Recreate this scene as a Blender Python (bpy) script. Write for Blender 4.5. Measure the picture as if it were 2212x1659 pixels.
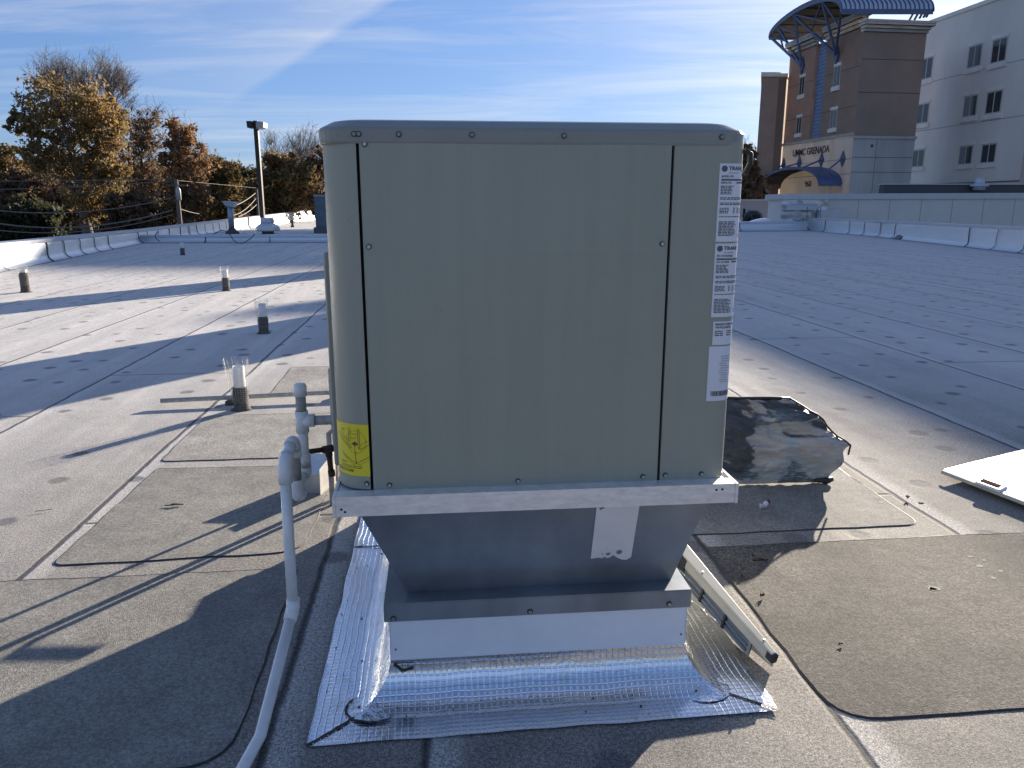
import bpy, bmesh, math, random
import numpy as np
from mathutils import Vector, Matrix, noise
R = math.radians
for o in list(bpy.data.objects): bpy.data.objects.remove(o)
SC = bpy.context.scene
COL = SC.collection
# ------------------------------------------------------------------ camera
EYE = 1.65; PITCH = R(13.1); FPX = 1661.0; CX, CY = 1106.0, 829.5      # calibrated on a 2212 x 1659 view
cam_d = bpy.data.cameras.new('camera'); cam = bpy.data.objects.new('camera', cam_d); COL.objects.link(cam)
cam.location = (0, 0, EYE); cam.rotation_euler = (R(90) - PITCH, 0, 0)
cam_d.lens = 36 * FPX / 2212; cam_d.clip_start = .05; cam_d.clip_end = 4000
SC.camera = cam
# ------------------------------------------------------------------ light
SUN_AZ, SUN_EL = R(31.0), R(14.3)
sd = Vector((math.sin(SUN_AZ) * math.cos(SUN_EL), math.cos(SUN_AZ) * math.cos(SUN_EL), math.sin(SUN_EL)))
sun_d = bpy.data.lights.new('sun', 'SUN'); sun_d.energy = 5.0; sun_d.angle = R(.53); sun_d.color = (1, .88, .73)
sun = bpy.data.objects.new('sun', sun_d); COL.objects.link(sun); sun.location = (30, 50, 30)
sun.rotation_euler = sd.to_track_quat('Z', 'Y').to_euler()
W = bpy.data.worlds.new('World'); SC.world = W; W.use_nodes = True
SC.view_settings.view_transform = 'Standard'; SC.view_settings.look = 'None'
SC.view_settings.exposure = 1.27; SC.view_settings.gamma = 1; SC.view_settings.use_curve_mapping = False

class NT:
    """tiny node helper"""
    def __init__(s, tree): s.t = tree; s.n = tree.nodes; s.l = tree.links
    def new(s, typ, **kw):
        n = s.n.new(typ)
        for k, v in kw.items():
            if k.startswith('i_'): s.put(n.inputs[k[2:].replace('_', ' ')], v)
            elif k.startswith('n_'): s.put(n.inputs[int(k[2:])], v)
            else: setattr(n, k, v)
        return n
    def put(s, sock, v):
        if isinstance(v, bpy.types.NodeSocket): s.l.new(v, sock)
        else: sock.default_value = v
    def math(s, op, a, b=None, c=None, clamp=False):
        n = s.n.new('ShaderNodeMath'); n.operation = op; n.use_clamp = clamp
        s.put(n.inputs[0], a)
        if b is not None: s.put(n.inputs[1], b)
        if c is not None: s.put(n.inputs[2], c)
        return n.outputs[0]
    def vmath(s, op, a, b=None):
        n = s.n.new('ShaderNodeVectorMath'); n.operation = op; s.put(n.inputs[0], a)
        if b is not None: s.put(n.inputs[1], b)
        return n.outputs['Value'] if op in ('LENGTH', 'DOT_PRODUCT', 'DISTANCE') else n.outputs[0]
    def mix(s, f, a, b, mode='MIX'):
        n = s.n.new('ShaderNodeMix'); n.data_type = 'RGBA'; n.blend_type = mode
        s.put(n.inputs[0], f)
        for sock, v in ((n.inputs[6], a), (n.inputs[7], b)):
            s.put(sock, v if isinstance(v, bpy.types.NodeSocket) or len(v) == 4 else (*v, 1))
        return n.outputs[2]
    def ramp(s, f, stops, interp='LINEAR'):
        n = s.n.new('ShaderNodeValToRGB'); e = n.color_ramp.elements; n.color_ramp.interpolation = interp
        while len(e) < len(stops): e.new(.5)
        for i, (p, c) in enumerate(stops):
            e[i].position = p; e[i].color = (c, c, c, 1) if isinstance(c, (int, float)) else (*c, 1)
        s.put(n.inputs[0], f); return n.outputs[0]
    def noise(s, vec, scale, detail=3, rough=.55, dist=0, dim='3D'):
        n = s.n.new('ShaderNodeTexNoise'); n.noise_dimensions = dim
        if vec is not None: s.put(n.inputs['Vector'], vec)
        n.inputs['Scale'].default_value = scale; n.inputs['Detail'].default_value = detail
        n.inputs['Roughness'].default_value = rough; n.inputs['Distortion'].default_value = dist
        return n.outputs[0]
    def mapping(s, vec, loc=(0, 0, 0), rot=(0, 0, 0), sc=(1, 1, 1)):
        n = s.n.new('ShaderNodeMapping'); s.put(n.inputs[0], vec)
        n.inputs[1].default_value = loc; n.inputs[2].default_value = rot; n.inputs[3].default_value = sc
        return n.outputs[0]
    def sep(s, v):
        n = s.n.new('ShaderNodeSeparateXYZ'); s.put(n.inputs[0], v); return n.outputs
    def comb(s, x, y, z):
        n = s.n.new('ShaderNodeCombineXYZ'); s.put(n.inputs[0], x); s.put(n.inputs[1], y); s.put(n.inputs[2], z); return n.outputs[0]
    def bump(s, h, strength, dist, normal=None):
        n = s.n.new('ShaderNodeBump'); s.put(n.inputs['Height'], h)
        n.inputs['Strength'].default_value = strength; n.inputs['Distance'].default_value = dist
        if normal is not None: s.put(n.inputs['Normal'], normal)
        return n.outputs[0]

# ---- sky: Nishita daylight with thin wind-drawn cirrus
wt = NT(W.node_tree); wt.n.clear()
sky = wt.new('ShaderNodeTexSky', sky_type='NISHITA', sun_disc=False, sun_elevation=SUN_EL, sun_rotation=SUN_AZ,
             altitude=60, air_density=1.0, dust_density=.35, ozone_density=2.6)
tc = wt.new('ShaderNodeTexCoord')
x, y, z = wt.sep(tc.outputs['Generated'])
zz = wt.math('ADD', wt.math('MAXIMUM', z, 0), .10)
px, py = wt.math('DIVIDE', x, zz), wt.math('DIVIDE', y, zz)
P = wt.comb(px, py, 0)
P1 = wt.mapping(P, rot=(0, 0, R(-72)), sc=(.42, 1.5, 1))
c1 = wt.ramp(wt.noise(P1, .95, 7, .62, .7), [(.47, 0), (.72, 1)])
P2 = wt.mapping(P, loc=(3.1, 1.7, 0), rot=(0, 0, R(-84)), sc=(.26, 2.6, 1))
c2 = wt.ramp(wt.noise(P2, .8, 8, .66, .8), [(.49, 0), (.74, .9)])
# one broad drifting band, sharp on its right flank (the spread contrail)
bx = wt.math('ADD', wt.math('MULTIPLY', px, .802), wt.math('MULTIPLY', py, .597))
wob = wt.math('MULTIPLY', wt.math('SUBTRACT', wt.noise(P, .9, 3, .5, .2), .5), .16)
bx = wt.math('ADD', bx, wob)
band = wt.ramp(wt.math('SUBTRACT', bx, .6), [(.05, 0), (.50, .40), (.77, .85), (.83, 0)])
band = wt.math('MULTIPLY', band, wt.ramp(wt.math('DIVIDE', py, 8), [(.2, 1), (.42, .9), (.60, 0)]))
cl = wt.math('ADD', wt.math('MULTIPLY', c1, .42), wt.math('MULTIPLY', c2, .42))
cl = wt.math('ADD', cl, wt.math('MULTIPLY', band, .42), clamp=True)
# clouds brighten where they stand near the sun
sdv = wt.comb(sd.x, sd.y, sd.z)
dt = wt.math('MAXIMUM', wt.vmath('DOT_PRODUCT', tc.outputs['Generated'], sdv), 0)
glow = wt.math('POWER', dt, 14)
cl = wt.math('ADD', cl, wt.math('MULTIPLY', glow, .30), clamp=True)
cl = wt.math('MULTIPLY', cl, .85)
lum = wt.math('ADD', 5.6, wt.math('MULTIPLY', glow, 4.0))
cc = wt.vmath('SCALE', (1.0, 1.01, 1.06)); cc.node.inputs['Scale'].default_value = 5
wt.l.new(lum, cc.node.inputs['Scale'])
soft = wt.new('ShaderNodeGamma'); wt.l.new(sky.outputs[0], soft.inputs[0]); soft.inputs[1].default_value = .62   # thin high haze evens the sky out
skyc = wt.mix(1, soft.outputs[0], (.84, 1.14, 1.80), 'MULTIPLY')
out = wt.mix(cl, skyc, cc)
bg = wt.new('ShaderNodeBackground'); wt.l.new(out, bg.inputs[0]); bg.inputs[1].default_value = .062
wo = wt.new('ShaderNodeOutputWorld'); wt.l.new(bg.outputs[0], wo.inputs[0])

# ------------------------------------------------------------------ frames
TH = R(5.5); OX, OY = -.521, 2.10                       # grid of the roof: u to the right, v away
UX = Vector((math.cos(TH), math.sin(TH), 0)); VX = Vector((-math.sin(TH), math.cos(TH), 0))
GRID = Matrix.Translation((OX, OY, 0)) @ Matrix.Rotation(TH, 4, 'Z')
def LW(u, v, z=0): return GRID @ Vector((u, v, z))
def ray(px, py):
    a = (px - CX) / FPX; b = -(py - CY) / FPX
    return Vector((a, math.cos(PITCH) + b * math.sin(PITCH), -math.sin(PITCH) + b * math.cos(PITCH)))
def at(px, py, Y):                                       # point of the view at world depth Y
    r = ray(px, py); return Vector((0, 0, EYE)) + r * (Y / r.y)
def ground(px, py, z=0):
    r = ray(px, py); return Vector((0, 0, EYE)) + r * ((z - EYE) / r.z)
# ------------------------------------------------------------------ object helpers
def tag(o, label=None, cat=None, group=None, kind=None):
    if label: o['label'] = label
    if cat: o['category'] = cat
    if group: o['group'] = group
    if kind: o['kind'] = kind
    return o
def thing(name, label, cat, loc=(0, 0, 0), grid=False, group=None, rz=0):
    o = bpy.data.objects.new(name, None); COL.objects.link(o); o.empty_display_size = .2
    if grid: o.matrix_world = GRID @ Matrix.Translation(loc)
    else: o.location = loc; o.rotation_euler = (0, 0, rz)
    o['_b'] = list(loc); o['_g'] = 1 if grid else 0
    return tag(o, label, cat, group)
class MB:
    """collects geometry in frame coordinates (grid or world); build() links it as one mesh"""
    def __init__(s): s.v = []; s.f = []; s.m = []; s.sm = []; s.uv = {}
    def add(s, vs, fs, mi=0, smooth=False):
        b = len(s.v); s.v += [tuple(p) for p in vs]
        for f in fs: s.f.append([b + i for i in f]); s.m.append(mi); s.sm.append(smooth)
        return b
    def box(s, a, b, mi=0):
        x0, y0, z0 = [min(p, q) for p, q in zip(a, b)]; x1, y1, z1 = [max(p, q) for p, q in zip(a, b)]
        s.hexa([(x0, y0), (x1, y0), (x1, y1), (x0, y1)], z0, z1, mi)
    def hexa(s, poly, z0, z1, mi=0):
        n = len(poly)
        vs = [(p[0], p[1], z0) for p in poly] + [(p[0], p[1], z1) for p in poly]
        fs = [list(range(n))[::-1], list(range(n, 2 * n))] + [[i, (i + 1) % n, n + (i + 1) % n, n + i] for i in range(n)]
        s.add(vs, fs, mi)
    def hull8(s, lo, hi, mi=0):                          # lo, hi: four points each, same winding
        s.add(list(lo) + list(hi), [[3, 2, 1, 0], [4, 5, 6, 7], [0, 1, 5, 4], [1, 2, 6, 5], [2, 3, 7, 6], [3, 0, 4, 7]], mi)
    def bar(s, a, b, w, h, up=(0, 0, 1), mi=0):
        a, b = Vector(a), Vector(b); d = (b - a).normalized(); sd_ = d.cross(Vector(up))
        if sd_.length < 1e-4: sd_ = Vector((1, 0, 0))
        sd_.normalize(); up_ = sd_.cross(d)
        q = [(-w / 2, -h / 2), (w / 2, -h / 2), (w / 2, h / 2), (-w / 2, h / 2)]
        s.hull8([a + sd_ * i + up_ * j for i, j in q], [b + sd_ * i + up_ * j for i, j in q], mi)
    def tube(s, pts, r, n=12, mi=0, cap=True, smooth=True):
        pts = [Vector(p) for p in pts]; rr = r if isinstance(r, (list, tuple)) else [r] * len(pts)
        base = len(s.v); prev = None
        for i, p in enumerate(pts):
            t = (pts[min(i + 1, len(pts) - 1)] - pts[max(i - 1, 0)])
            t = t.normalized() if t.length > 1e-9 else Vector((0, 0, 1))
            if prev is None:
                a = t.orthogonal().normalized()
            else:
                a = prev - t * prev.dot(t)
                a = a.normalized() if a.length > 1e-6 else t.orthogonal().normalized()
            prev = a; b = t.cross(a)
            for k in range(n):
                an = 2 * math.pi * k / n
                s.v.append(tuple(p + (a * math.cos(an) + b * math.sin(an)) * rr[i]))
        for i in range(len(pts) - 1):
            for k in range(n):
                q = base + i * n
                s.f.append([q + k, q + (k + 1) % n, q + n + (k + 1) % n, q + n + k]); s.m.append(mi); s.sm.append(smooth)
        if cap:
            s.f.append([base + k for k in range(n)][::-1]); s.m.append(mi); s.sm.append(False)
            e = base + (len(pts) - 1) * n
            s.f.append([e + k for k in range(n)]); s.m.append(mi); s.sm.append(False)
    def lathe(s, c, prof, n=20, mi=0, smooth=True):
        c = Vector(c); s.tube_rings([[c + Vector((r * math.cos(2 * math.pi * k / n), r * math.sin(2 * math.pi * k / n), z)) for k in range(n)] for r, z in prof], mi, smooth)
    def tube_rings(s, rings, mi=0, smooth=True, cap=True):
        n = len(rings[0]); b = len(s.v)
        for rg in rings: s.v += [tuple(p) for p in rg]
        for i in range(len(rings) - 1):
            for k in range(n):
                q = b + i * n; s.f.append([q + k, q + (k + 1) % n, q + n + (k + 1) % n, q + n + k]); s.m.append(mi); s.sm.append(smooth)
        if cap:
            s.f.append([b + k for k in range(n)][::-1]); s.m.append(mi); s.sm.append(False)
            e = b + (len(rings) - 1) * n; s.f.append([e + k for k in range(n)]); s.m.append(mi); s.sm.append(False)
    def grid(s, nu, nv, fn, mi=0, smooth=True, uvf=None):
        b = len(s.v)
        for j in range(nv + 1):
            for i in range(nu + 1):
                s.v.append(tuple(fn(i / nu, j / nv)))
                if uvf: s.uv[len(s.v) - 1] = uvf(i / nu, j / nv)
        for j in range(nv):
            for i in range(nu):
                q = b + j * (nu + 1) + i
                s.f.append([q, q + 1, q + nu + 2, q + nu + 1]); s.m.append(mi); s.sm.append(smooth)
    def strip(s, pts, w, mapf, off, mi=0):               # flat ribbon of width w along 2-D points, mapped to 3-D
        for a, b in zip(pts[:-1], pts[1:]):
            dx, dy = b[0] - a[0], b[1] - a[1]; L = math.hypot(dx, dy) or 1; nx, ny = -dy / L * w / 2, dx / L * w / 2
            n = max(1, int(L / .012)); vs = []
            for i in range(n + 1):
                t = i / n; vs += [mapf(a[0] + dx * t + nx, a[1] + dy * t + ny, off), mapf(a[0] + dx * t - nx, a[1] + dy * t - ny, off)]
            s.add(vs, [[2 * i, 2 * i + 1, 2 * i + 3, 2 * i + 2] for i in range(n)], mi)
    def build(s, name, mats, parent=None, bevel=0, seg=2, weld=False):
        me = bpy.data.meshes.new(name)
        base = Vector(parent['_b']) if parent and '_b' in parent else (Vector(parent.parent['_b']) if parent and parent.parent and '_b' in parent.parent else Vector((0, 0, 0)))
        rz = 0
        vs = [tuple(Vector(p) - base) for p in s.v]
        me.from_pydata(vs, [], s.f)
        for m in (mats if isinstance(mats, (list, tuple)) else [mats]): me.materials.append(m)
        me.polygons.foreach_set('material_index', s.m); me.polygons.foreach_set('use_smooth', s.sm)
        if s.uv:
            ul = me.uv_layers.new(name='UVMap')
            for lp in me.loops: ul.data[lp.index].uv = s.uv.get(lp.vertex_index, (0, 0))
        me.update()
        o = bpy.data.objects.new(name, me); COL.objects.link(o)
        if parent: o.parent = parent
        if bevel:
            bm = bmesh.new(); bm.from_mesh(me)
            bmesh.ops.recalc_face_normals(bm, faces=bm.faces)
            es = [e for e in bm.edges if len(e.link_faces) == 2 and e.calc_face_angle(0) > .6]
            bmesh.ops.bevel(bm, geom=es, offset=bevel, segments=seg, profile=.6, affect='EDGES', clamp_overlap=True)
            bm.to_mesh(me); bm.free()
        elif not s.uv:
            bm = bmesh.new(); bm.from_mesh(me); bmesh.ops.recalc_face_normals(bm, faces=bm.faces); bm.to_mesh(me); bm.free()
        return o
def child_copy(o, parent, delta):
    c = o.copy(); COL.objects.link(c); c.parent = parent; c.location = Vector(o.location) + Vector(delta); return c

# ------------------------------------------------------------------ materials
def mat(name, col=(.5, .5, .5), rough=.6, metal=0, var=.0, vscale=6, bump=0, bscale=40, bdist=.003, coat=0, spec=.5, stretch=(1, 1, 1)):
    m = bpy.data.materials.new(name); m.use_nodes = True; t = NT(m.node_tree); b = t.n['Principled BSDF']
    tc = t.new('ShaderNodeTexCoord'); v = t.mapping(tc.outputs['Object'], sc=stretch)
    if var:
        n = t.noise(v, vscale, 5, .6)
        c = t.mix(t.ramp(n, [(.3, 0), (.7, 1)]), tuple(k * (1 - var) for k in col), tuple(min(1, k * (1 + var)) for k in col))
        t.l.new(c, b.inputs['Base Color'])
        rg = t.math('ADD', rough - .06, t.math('MULTIPLY', n, .12)); t.l.new(rg, b.inputs['Roughness'])
    else:
        b.inputs['Base Color'].default_value = (*col, 1); b.inputs['Roughness'].default_value = rough
    b.inputs['Metallic'].default_value = metal; b.inputs['Specular IOR Level'].default_value = spec
    if coat: b.inputs['Coat Weight'].default_value = coat
    if bump: t.l.new(t.bump(t.noise(v, bscale, 4, .6), bump, bdist), b.inputs['Normal'])
    return m
def weathered(name, col, rough):
    m = bpy.data.materials.new(name); m.use_nodes = True; t = NT(m.node_tree); b = t.n['Principled BSDF']
    o = t.new('ShaderNodeTexCoord').outputs['Object']
    run = t.ramp(t.noise(t.mapping(o, sc=(14, 14, .7)), 1.6, 5, .65, .3), [(.40, 0), (.75, 1)])
    cloud = t.noise(o, 1.7, 5, .6)
    c = t.mix(t.math('MULTIPLY', run, .16), col, tuple(k * .62 for k in col))
    c = t.mix(t.math('MULTIPLY', t.ramp(cloud, [(.35, 0), (.7, 1)]), .16), c, tuple(min(1, k * 1.3) for k in col))
    sc = t.ramp(t.noise(t.mapping(o, rot=(0, .5, 0), sc=(40, 40, 3)), 2.2, 3, .7), [(.70, 0), (.74, .35)])
    c = t.mix(t.math('MULTIPLY', sc, t.ramp(t.noise(o, 3.3, 2), [(.5, 0), (.65, 1)])), c, (.42, .42, .38))
    spk = t.ramp(t.noise(o, 150, 2, .6), [(.70, 0), (.76, .6)]); c = t.mix(spk, c, tuple(k * .5 for k in col))
    t.l.new(c, b.inputs['Base Color']); t.l.new(t.math('ADD', rough, t.math('MULTIPLY', run, .18)), b.inputs['Roughness'])
    n = t.bump(t.noise(t.mapping(o, sc=(1, 1, .6)), 2.3, 2), .35, .012); t.l.new(t.bump(t.noise(o, 260, 2), .06, .001, n), b.inputs['Normal'])
    return m
M = {}
M['paint'] = mat('unit_paint', (.325, .318, .250), .40, 0, .07, 2.2, .25, 2.6, .004)
M['paint_post'] = mat('unit_post_paint', (.33, .32, .26), .34, 0, .05, 3, .1, 3, .003)
M['capp'] = mat('unit_cap_paint', (.25, .262, .235), .36, 0, .08, 5, .15, 6, .002)
M['paint'] = weathered('unit_paint', (.312, .320, .252), .36); M['paint_post'] = weathered('unit_post_paint', (.318, .322, .258), .30)
M['gap'] = mat('dark_gap', (.012, .013, .014), .8)
M['galv'] = mat('galvanised', (.80, .79, .77), .42, .45, .14, 28, .35, 30, .002, stretch=(1, 1, 3))
M['adapter'] = mat('dull_steel', (.255, .285, .31), .44, .5, .30, 3.5, .2, 9, .003, stretch=(1, 1, .4))
M['curbw'] = mat('white_metal', (.86, .86, .87), .45, 0, .05, 6, .08, 14, .001)
M['pvc'] = mat('pvc', (.80, .80, .77), .38, 0, .08, 22, 0)
M['pvc_old'] = mat('weathered_pvc', (.36, .35, .32), .6, 0, .3, 35, 0)
M['rust'] = mat('rusty_iron', (.085, .05, .033), .85, .2, .5, 40, .6, 90, .002)
M['steel'] = mat('bolt_steel', (.45, .46, .46), .38, .9)
M['washer'] = mat('rubber_washer', (.055, .06, .06), .7)
M['alum'] = mat('mill_sheet', (.72, .70, .66), .42, .6, .15, 14, .2, 20, .002)
M['asph'] = mat('asphalt_boot', (.085, .078, .07), .9, 0, .5, 40, .9, 70, .006)
M['mesh'] = mat('wire', (.55, .54, .5), .4, .8)
M['black'] = mat('black_plastic', (.018, .018, .02), .45, 0, .2, 20)
M['yellow'] = mat('yellow_label', (.78, .66, .03), .42)
M['ink'] = mat('label_ink', (.03, .03, .035), .6)
M['inky'] = mat('faded_ink', (.12, .10, .03), .6)
M['paper'] = mat('label_paper', (.72, .73, .76), .4)
M['ink2'] = mat('label_ink_grey', (.10, .10, .12), .6)
M['tape'] = mat('white_tape', (.82, .82, .82), .5, 0, .06, 8, .1, 20, .001)
M['coping'] = mat('coping_metal', (.50, .52, .55), .40, .35, .06, 2, .15, 2, .01)
M['sealant'] = mat('sealant', (.09, .095, .10), .6)
M['coversheet'] = mat('white_door_paint', (.80, .79, .76), .30, 0, .03, 4, .1, 4, .004)
M['cream'] = mat('door_panel_paint', (.48, .46, .38), .38, 0, .08, 8, .1, 8, .002)
M['ribs'] = mat('door_inner_metal', (.22, .25, .27), .42, .6, .15, 12)
M['redbrown'] = mat('dark_red_plastic', (.05, .015, .015), .95, spec=.05)
M['bark'] = mat('bark', (.11, .085, .065), .9, 0, .35, 3, .6, 8, .03)
M['barkpale'] = mat('bark_pale', (.16, .135, .115), .9, 0, .35, 3)
M['wire_al'] = mat('cable', (.20, .18, .15), .6)
M['wood'] = mat('pole_wood', (.14, .115, .09), .85, 0, .3, 3, stretch=(1, 1, .2))
M['bronze'] = mat('pole_bronze', (.035, .028, .024), .5, .3)
M['lampw'] = mat('lamp_head', (.42, .40, .36), .5)
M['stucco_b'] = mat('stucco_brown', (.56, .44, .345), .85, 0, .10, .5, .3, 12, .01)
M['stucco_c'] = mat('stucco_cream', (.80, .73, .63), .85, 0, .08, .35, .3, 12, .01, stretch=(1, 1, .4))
M['stone_c'] = mat('cast_stone', (.84, .78, .69), .8, 0, .12, .8)
M['belt'] = mat('belt_panels', (.80, .76, .70), .8, 0, .14, .4, stretch=(1, 1, .25))
M['joint'] = mat('wall_joint', (.22, .18, .15), .9)
M['win'] = mat('window_glass', (.05, .06, .065), .12, 0, .3, .6)
M['frame'] = mat('window_frame', (.55, .50, .42), .6)
M['blue'] = mat('blue_steel', (.075, .115, .21), .5, .1, .12, 1.2)
M['bluepan'] = mat('blue_roof_pan', (.06, .11, .24), .38, .2, .12, 1.2)
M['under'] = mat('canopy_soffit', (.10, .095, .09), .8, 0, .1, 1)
M['bluetile'] = mat('blue_glass_strip', (.40, .52, .74), .3, 0, .2, 1.4)
M['letters'] = mat('dark_letters', (.02, .025, .035), .5)
M['panelw'] = mat('panel_wall_paint', (.66, .63, .57), .6, 0, .05, .6)
M['rtu'] = mat('old_unit_paint', (.10, .13, .16), .5, .2, .2, 3)
M['dome'] = mat('skylight_acrylic', (.82, .84, .86), .25)
M['leafR'] = mat('dead_leaf', (.10, .045, .025), .8, 0, .3, 30)

def foil(name, grid_pitch=.0212, rough=.20, col=(.80, .82, .85), amount=.55, wrinkle=.5, ws=5):
    m = bpy.data.materials.new(name); m.use_nodes = True; t = NT(m.node_tree); b = t.n['Principled BSDF']
    tc = t.new('ShaderNodeTexCoord'); uv = tc.outputs['UV'] if grid_pitch else tc.outputs['Object']
    h = None
    nb = t.noise(tc.outputs['Object'], ws, 4, .6, .6)
    if grid_pitch:
        wv = t.vmath('ADD', uv, t.vmath('SCALE', t.noise(tc.outputs['Object'], 9, 2) , None)) if False else uv
        ux, uy, _ = t.sep(wv)
        wob = t.math('MULTIPLY', t.math('SUBTRACT', t.noise(tc.outputs['Object'], 7, 3), .5), .016)
        def rid(c, p, w):
            fr = t.math('FRACT', t.math('DIVIDE', t.math('ADD', c, wob), p))
            d = t.math('ABSOLUTE', t.math('SUBTRACT', fr, .5))
            return t.ramp(d, [(0.5 - w, 0), (.5 - w * .35, 1)])
        g = t.math('MAXIMUM', rid(ux, grid_pitch, .15), rid(uy, grid_pitch * .98, .17))
        h = t.math('ADD', t.math('MULTIPLY', g, 1), t.math('MULTIPLY', nb, wrinkle * 9))
        n = t.bump(h, amount, .0022)
    else:
        n = t.bump(nb, wrinkle, .03)
    n = t.bump(t.noise(tc.outputs['Object'], 70, 3), .12, .002, n)
    t.l.new(n, b.inputs['Normal'])
    dirt = t.ramp(t.noise(tc.outputs['Object'], 14, 6, .7), [(.58, 0), (.78, .55)])
    c = t.mix(dirt, col, (.30, .29, .28)); t.l.new(c, b.inputs['Base Color'])
    t.l.new(t.math('ADD', rough, t.math('MULTIPLY', dirt, .35)), b.inputs['Roughness'])
    b.inputs['Metallic'].default_value = 1
    return m
M['foil'] = foil('reinforced_foil')
M['foilp'] = foil('foil_patch', 0, .16, (.82, .84, .88), 0, .6, 16)
M['foilw'] = foil('parapet_foil', 0, .48, (.62, .64, .66), 0, .5, 1.3)

# roof membrane: rolls running away from the camera, laps, cross joints, pressed fastener dimples, grime, granules
def roof_mat():
    m = bpy.data.materials.new('granule_membrane'); m.use_nodes = True; t = NT(m.node_tree); b = t.n['Principled BSDF']
    tc = t.new('ShaderNodeTexCoord'); o = tc.outputs['Object']; u, v, _ = t.sep(o)
    wob = t.math('MULTIPLY', t.math('SUBTRACT', t.noise(o, .8, 4), .5), .055)
    fine = t.math('MULTIPLY', t.math('SUBTRACT', t.noise(o, 9, 3), .5), .02)
    left = t.math('LESS_THAN', u, .2)
    off = t.math('ADD', t.math('MULTIPLY', left, -1.60), t.math('MULTIPLY', t.math('SUBTRACT', 1, left), 1.60))
    U = t.math('DIVIDE', t.math('SUBTRACT', t.math('ADD', t.math('ADD', u, wob), fine), off), 1.35)
    fr = t.math('FRACT', t.math('ADD', U, 50)); cell = t.math('FLOOR', t.math('ADD', U, 50))
    dl = t.math('MULTIPLY', t.math('MINIMUM', fr, t.math('SUBTRACT', 1, fr)), 1.35)      # metres to the lap
    seam = t.ramp(dl, [(.007, 1), (.021, 0)])
    lap = t.ramp(t.math('MULTIPLY', fr, 1.35), [(.02, .8), (.09, .5), (.13, 0), (1, 0)])   # worn strip beside the lap
    wn = t.new('ShaderNodeTexWhiteNoise', noise_dimensions='1D'); t.l.new(cell, wn.inputs['W'])
    vv = t.math('DIVIDE', t.math('ADD', t.math('ADD', v, fine), t.math('MULTIPLY', wn.outputs[0], 9)), 9.2)
    fv = t.math('FRACT', t.math('ADD', vv, 40)); dv = t.math('MULTIPLY', t.math('MINIMUM', fv, t.math('SUBTRACT', 1, fv)), 9.2)
    cross = t.ramp(dv, [(.006, 1), (.018, 0)])
    line = t.math('MAXIMUM', seam, t.math('MULTIPLY', cross, .8))
    # dimples
    vo = t.new('ShaderNodeTexVoronoi', voronoi_dimensions='2D', i_Scale=1.75, i_Randomness=.72); t.l.new(o, vo.inputs['Vector'])
    sepc = t.sep(vo.outputs['Color'])
    rad = t.math('ADD', .068, t.math('MULTIPLY', sepc[0], .045))
    dd = t.math('SUBTRACT', t.math('ADD', vo.outputs['Distance'], t.math('MULTIPLY', t.noise(o, 14, 3), .05)), rad)
    dim = t.math('MULTIPLY', t.ramp(dd, [(.0, 1), (.055, 0)]), t.math('GREATER_THAN', sepc[1], .22))
    # grime gathers round the unit and its drain
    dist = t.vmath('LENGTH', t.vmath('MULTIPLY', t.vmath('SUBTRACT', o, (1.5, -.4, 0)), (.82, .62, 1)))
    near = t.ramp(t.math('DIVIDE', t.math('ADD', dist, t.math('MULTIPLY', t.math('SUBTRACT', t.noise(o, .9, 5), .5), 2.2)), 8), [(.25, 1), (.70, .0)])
    blot = t.ramp(t.noise(o, 1.6, 6, .65), [(.42, 0), (.68, 1)])
    mott = t.ramp(t.noise(o, 5.5, 6, .7), [(.35, 0), (.7, 1)])
    streak = t.ramp(t.noise(t.mapping(o, sc=(2.2, .22, 1)), 1.1, 5, .6), [(.42, 0), (.72, 1)])
    wear = t.ramp(t.noise(t.mapping(o, sc=(3.2, .12, 1)), 1.4, 6, .7), [(.50, 0), (.66, 1)])
    base = t.mix(streak, (.63, .605, .575), (.50, .485, .46)); base = t.mix(t.math('MULTIPLY', wear, .5), base, (.72, .70, .67))
    base = t.mix(t.math('MULTIPLY', mott, .35), base, (.44, .42, .39))
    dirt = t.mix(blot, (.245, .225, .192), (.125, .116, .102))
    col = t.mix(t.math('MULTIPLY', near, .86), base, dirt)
    col = t.mix(t.math('MULTIPLY', lap, .55), col, (.70, .68, .65))
    col = t.mix(t.math('MULTIPLY', dim, .72), col, (.13, .128, .13))
    col = t.mix(t.math('MULTIPLY', line, .85), col, (.035, .035, .04))
    gr = t.noise(o, 210, 2, .8); sp = t.ramp(gr, [(.34, .30), (.5, .95), (.66, 1.75)])
    col = t.mix(1, col, sp, 'MULTIPLY')
    g2 = t.ramp(t.noise(o, 75, 3, .7), [(.34, .55), (.5, 1), (.66, 1.42)]); col = t.mix(t.math('ADD', .35, t.math('MULTIPLY', near, .65)), col, t.mix(1, col, g2, 'MULTIPLY'))
    t.l.new(col, b.inputs['Base Color']); b.inputs['Roughness'].default_value = .82; b.inputs['Specular IOR Level'].default_value = .35
    hgt = t.math('ADD', t.math('MULTIPLY', gr, .5), t.math('ADD', t.math('MULTIPLY', line, -1.5), t.math('MULTIPLY', t.noise(o, 6, 3), 1.2)))
    hgt = t.math('ADD', hgt, t.math('MULTIPLY', t.noise(t.mapping(o, sc=(1.6, .35, 1)), 1.4, 2), 5))
    hgt = t.math('ADD', hgt, t.math('MULTIPLY', dim, -.7))
    t.l.new(t.bump(hgt, .8, .0045), b.inputs['Normal'])
    return m
M['roof'] = roof_mat()
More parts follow.
